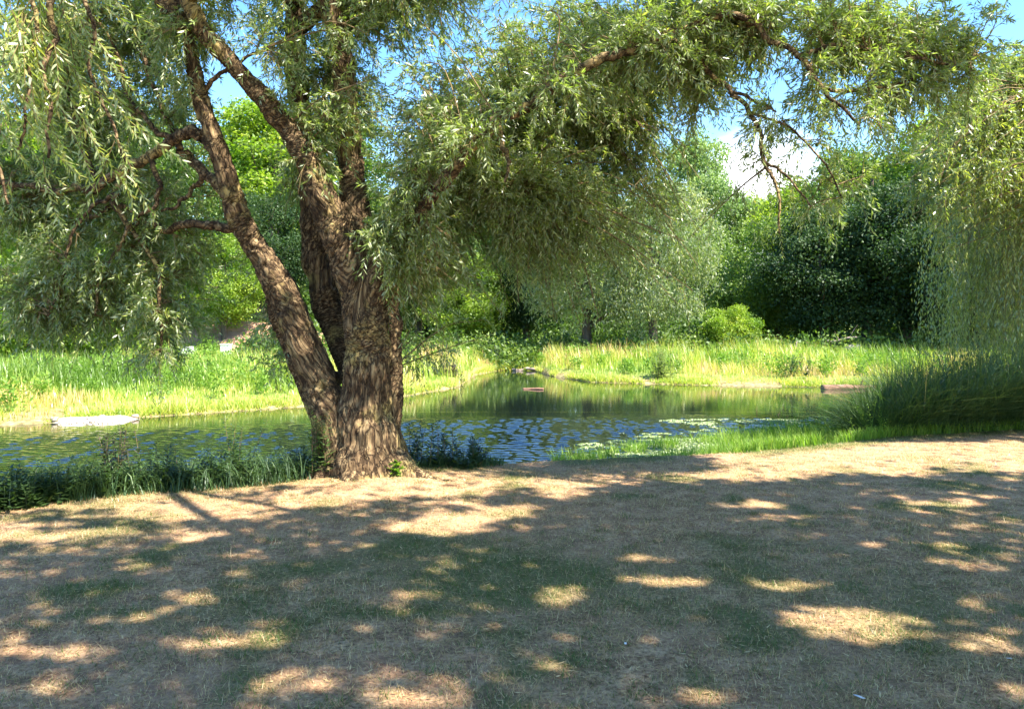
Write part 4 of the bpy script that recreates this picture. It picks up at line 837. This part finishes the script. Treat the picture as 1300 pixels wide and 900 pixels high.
# ---------------------------------------------------------------- lawn blades
n = 420000; px = rnd(-60, 1360, n); py = HZ + EYE * FOC / (2.6 + 9.4 * R.random(n)**1.0); d = EYE * FOC / (py - HZ); x = (px - 650) / FOC * d
k = d < near_edge(x) + .15; x, d = x[k], d[k]; g = green_patch(x, d)
tuft = vnoise(x * 9, d * 9) * .5 + vnoise(x * 3.1, d * 3.1) * .5; k = (R.random(len(x)) < np.clip(.25 + .9 * tuft + .3 * g, 0, 1)); x, d, g = x[k], d[k], g[k]
isg = R.random(len(x)) < g * .85 + .05; tint = np.where(isg, rnd(0, .38, len(x)), np.clip(rnd(.46, 1.0, len(x)), 0, 1))
hh = np.where(isg, rnd(.022, .06, len(x)), rnd(.015, .055, len(x))) * (.6 + .8 * vnoise(x * 2, d * 2)); tall = R.random(len(x)) < .006; hh = np.where(tall, rnd(.06, .12, len(x)), hh)
V, F, T = blades(x, d, hh, rnd(.0022, .0045, len(x)) * (.7 + d * .09), rnd(.3, 1.4, len(x)), tint, seg=1); add('lawn_grass', mesh_np('lawn_grass', V, F, T), M_lawn, kind='stuff', label='short dry grass with green tufts covering the shaded lawn', category='grass')
print('lawn', len(x))
tp, td = [], []
for k in range(900):
    x_, d_ = scatter(1, -40, 1340, 2.9, 9.2, 1.0)
    if d_[0] > near_edge(x_)[0] - .1: continue
    m_ = int(rnd(20, 60)); r_ = rnd(.02, .07); tp.append(x_ + R.normal(size=m_) * r_ * 1.3); td.append(d_ + R.normal(size=m_) * r_)
x, y = np.concatenate(tp), np.concatenate(td)
V, F, T = blades(x, y, rnd(.02, .075, len(x)), rnd(.003, .006, len(x)), rnd(.5, 1.6, len(x)), np.where(R.random(len(x)) < .8, rnd(0, .36, len(x)), rnd(.5, 1, len(x))), seg=1); add('grass_tufts', mesh_np('grass_tufts', V, F, T), M_lawn, kind='stuff', label='small green tufts dotted over the dry lawn', category='grass')
# dead stalks and fallen leaves lying on the lawn
n = 24000; x, y = scatter(n, -60, 1360, 2.7, 10.5, 1.2); k = y < near_edge(x); x, y = x[k], y[k]; z = ground_z(x, y) + .008; a = rnd(0, 6.3, len(x)); D = unit(np.stack([np.cos(a), np.sin(a), rnd(-.05, .25, len(x))], 1)); U = np.zeros_like(D); U[:, 2] = 1; S = unit(np.cross(D, U) + .3 * rdir(len(D)))
V, F, T = leaves(np.stack([x, y, z], 1), D, S, rnd(.015, .055, len(x)), rnd(.0025, .009, len(x)), tint=np.clip(R.beta(1.6, 1.6, len(x)) * .6 + .40, 0, 1)); add('fallen_leaves', mesh_np('fallen_leaves', V, F, T), M_lawn, kind='stuff', label='dead willow leaves and straw lying on the lawn', category='leaf litter')

# ---------------------------------------------------------------- small things
def rock_mesh(name, r, seed, flat=.6, sub=3):
    import bmesh
    bm = bmesh.new(); bmesh.ops.create_icosphere(bm, subdivisions=sub, radius=1); c = np.array([v.co[:] for v in bm.verts]); f = 1 + .55 * (fbm(c[:, 0] * 1.3 + seed, c[:, 1] * 1.3, c[:, 2] * 1.3 + seed, 3) - .5) * 2
    for v, q, s in zip(bm.verts, c, f): v.co = (q * s * np.array([r, r * .8, r * flat])).tolist()
    me = bpy.data.meshes.new(name); bm.to_mesh(me); bm.free()
    for p in me.polygons: p.use_smooth = sub > 2
    return me
def log(name, label, cat, a, b, r0, r1, mat, stubs=(), group=None):
    a, b = np.array(a, float), np.array(b, float); t = thing(name, label, cat, a, group); s = spline([a, a * .66 + b * .34 + R.normal(size=3) * .04, a * .34 + b * .66 + R.normal(size=3) * .04, b], 22)
    rr = np.linspace(r0, r1, 22) * (1 + .12 * (R.random(22) - .5)); V, F, T = tube(s, rr, 14); V = V + R.normal(size=V.shape) * r0 * .035; under(t, 'log_body', mesh_np('log_body', V, F, smooth=True), mat)
    for (u, d, l) in stubs:
        p = a + (b - a) * u; q = p + np.array(d, float) * l; V, F, T = tube(spline([p, (p + q) / 2 + R.normal(size=3) * .05 * l, q], 8), np.linspace(r1 * .4, r1 * .12, 8), 6); under(t, 'branch_stub', mesh_np('branch_stub', V, F, smooth=True), mat)
    return t
log('fallen_log', 'pale fallen log lying on the water edge by the reeds', 'log', P(1044, 493.5, 25.3), P(1112, 493, 25.6), .13, .10, M_rlog, [(.7, (.2, -.2, .9), .35)])
log('driftwood', 'short reddish driftwood plank stranded on a weed clump in the inlet', 'driftwood', P(664, 494, 25.3), P(690, 494, 25.1), .04, .035, M_rlog)
log('driftwood', 'thin dark driftwood stick at the back of the inlet', 'driftwood', P(650, 469.5, 36.0), P(682, 469, 35.8), .09, .06, M_log)
log('floating_branch', 'half sunk branch lying on the water left of the reeds', 'branch', P(960, 531, 17.7), P(1014, 530, 17.8), .045, .02, M_rlog, [(.02, (-.1, 0, 1), .24), (.5, (.3, .1, .6), .2)])
log('dead_branch', 'bare pale dead branch reaching out of the dark wood', 'branch', P(1050, 433, 37), P(1088, 428, 36.6), .06, .03, M_log, [(.75, (.5, 0, .8), .8), (.4, (-.4, 0, .8), .5)])
log('dead_branch', 'grey upright dead stick at the edge of the dark wood', 'branch', P(1008, 447, 36), P(1012, 433, 36), .05, .02, M_log)
for k, (px, py, d, r) in enumerate([(1083, 444, 36, .42), (1094, 446, 35.7, .30)]):
    o = add('boulder', rock_mesh('boulder', r, 9 + k * 5), M_stone); o.location = P(px, py, d).tolist(); o['label'] = ['large pale boulder in front of the dark wood', 'smaller boulder leaning right of the large pale one'][k]; o['category'] = 'boulder'
# pale gravel bar on the left far shore
n = 0
def bar():
    q = 60; th = np.linspace(0, 2 * np.pi, q, endpoint=False); V = [[-9.35, 16.75, -.41]]
    for k, s in ((1, .55), (2, 1.0)):
        for a in th:
            rr = s * (1 + .25 * (vnoise(np.array([math.cos(a) * 2 + 5]), np.array([math.sin(a) * 2 + 5]))[0] - .5)); V.append([-9.35 + 1.05 * rr * math.cos(a), 16.75 + .30 * rr * math.sin(a) + .32 * rr * math.cos(a), (-.42 if k == 1 else -.56) + (0 if k == 2 else rnd(-.02, .02))])
    F = [(0, 1 + i, 1 + (i + 1) % q) for i in range(q)]
    for i in range(q): j = (i + 1) % q; F += [(1 + i, 1 + q + i, 1 + q + j), (1 + i, 1 + q + j, 1 + j)]
    add('gravel_bar', mesh_np('gravel_bar', V, F, smooth=True), M_sand, kind='structure')
bar()
rk = [rock_mesh('stone', 1, 20 + k, .5, 2) for k in range(4)]; V, F, o = [], [], 0
for k in range(520):
    m = rk[k % 4]; c = np.array([v.co[:] for v in m.vertices]); u = rnd(-1, 1); v_ = rnd(-1, 1); s = rnd(.01, .03)
    if u * u + v_ * v_ > 1.1: continue
    c = c * s * .7 + np.array([-9.35 + 1.1 * u, 16.75 + .33 * v_ + .32 * u, -.41 - .16 * (u * u + v_ * v_)**1.5 + s * .2]); V.append(c); F.append(np.array([p.vertices[:] for p in m.polygons]) + o); o += len(c)
add('pebbles', mesh_np('pebbles', np.vstack(V), np.vstack(F)), M_stone, kind='stuff', label='pale pebbles lying on the gravel bar by the left far shore', category='pebbles')
lab = ['larger whitish stone at the water line left end of the gravel bar', 'whitish stone in the middle of the gravel bar', 'low stone at the right end of the gravel bar']
for k, (x, y, r) in enumerate([(-10.05, 16.45, .09), (-9.2, 16.8, .10), (-8.6, 17.1, .08)]):
    o = add('stone', rock_mesh('stone', r, 40 + k, .55), M_stone); o.location = (x, y, -.43); o['label'] = lab[k]; o['category'] = 'stone'
# reddish earth bank on the left with two white boxes before it
def earth():
    nx, nz = 70, 24; V = []
    for j in range(nz):
        for i in range(nx):
            u, v = i / (nx - 1), j / (nz - 1); x = -17.2 + 9.5 * u; y = 35.4 + 2.2 * v + 1.2 * (fbm(np.array([x * .8]), np.array([v * 3]), o=3)[0] - .5); z = ground_z(np.array([x]), np.array([35.]))[0] - .3 + (1.75 * math.sin(math.pi * min(max(u, .02), .98))**.4) * v**.8 + .15 * fbm(np.array([x * 2]), np.array([v * 6]), o=3)[0]
            V.append([x, y, z])
    F = [(j * nx + i, j * nx + i + 1, (j + 1) * nx + i + 1, (j + 1) * nx + i) for j in range(nz - 1) for i in range(nx - 1)]
    add('earth_bank', mesh_np('earth_bank', V, F, smooth=True), M_earth, kind='structure')
earth()
import bmesh
def box_part(name, size, loc, parent, mat, bev=.015):
    bm = bmesh.new(); bmesh.ops.create_cube(bm, size=1)
    for v in bm.verts: v.co = (v.co.x * size[0], v.co.y * size[1], v.co.z * size[2])
    bmesh.ops.bevel(bm, geom=bm.edges[:], offset=bev, segments=2, affect='EDGES'); me = bpy.data.meshes.new(name); bm.to_mesh(me); bm.free()
    o = add(name, me, mat, parent); o.location = loc; return o
for (px, w, h, lab) in [(287, .40, .52, 'tall white box standing before the reddish bank'), (238, .52, .28, 'low white box lying left of the tall white one')]:
    d = 33.5; x = (px - 650) / FOC * d; z0 = float(ground_z(np.array([x]), np.array([d]))[0]); z0 += .02
    t = thing('white_box', lab, 'box', (x, d, z0)); box_part('box_body', (w, .35, h), (0, 0, h / 2 + .10), t, M_white); box_part('lid', (w + .05, .40, .05), (0, 0, h + .125), t, M_white); box_part('base', (w * .8, .28, .10), (0, 0, .05), t, M_white)
# scraps on the lawn
def scrap(px, py, s, lab, name='paper_scrap'):
    d = EYE * FOC / (py - HZ); x = (px - 650) / FOC * d; z = float(ground_z(np.array([x]), np.array([d]))[0]); q = 6
    X, Y = np.meshgrid(np.linspace(-1, 1, q), np.linspace(-.6, .6, q)); Z = .25 * (fbm(X * 2 + px, Y * 2, o=2) - .3); V = np.stack([X, Y, Z], -1).reshape(-1, 3) * s; Vb = V - np.array([0, 0, .0015]); i = (np.arange(q - 1)[None] + q * np.arange(q - 1)[:, None]).ravel(); F = np.stack([i, i + 1, i + q + 1, i + q], 1)
    o = add(name, mesh_np(name, np.vstack([V, Vb]), np.vstack([F, F[:, ::-1] + q * q])), M_litter); o.location = (x, d, z + .022); o.rotation_euler = (0.25, 0, rnd(0, 3)); o['label'] = lab; o['category'] = 'litter'
scrap(1091, 891, .022, 'white paper scrap on the grass at the bottom edge')
scrap(1281, 842, .011, 'tiny white scrap on the grass near the right edge')
scrap(794, 820, .010, 'tiny white scrap on the shaded lawn left of the big sun patch')
tot = sum(len(o.data.polygons) * (2 if o.data.polygons and len(o.data.polygons[0].vertices) == 4 else 1) for o in COL.objects if o.type == 'MESH'); print('tris approx', tot)
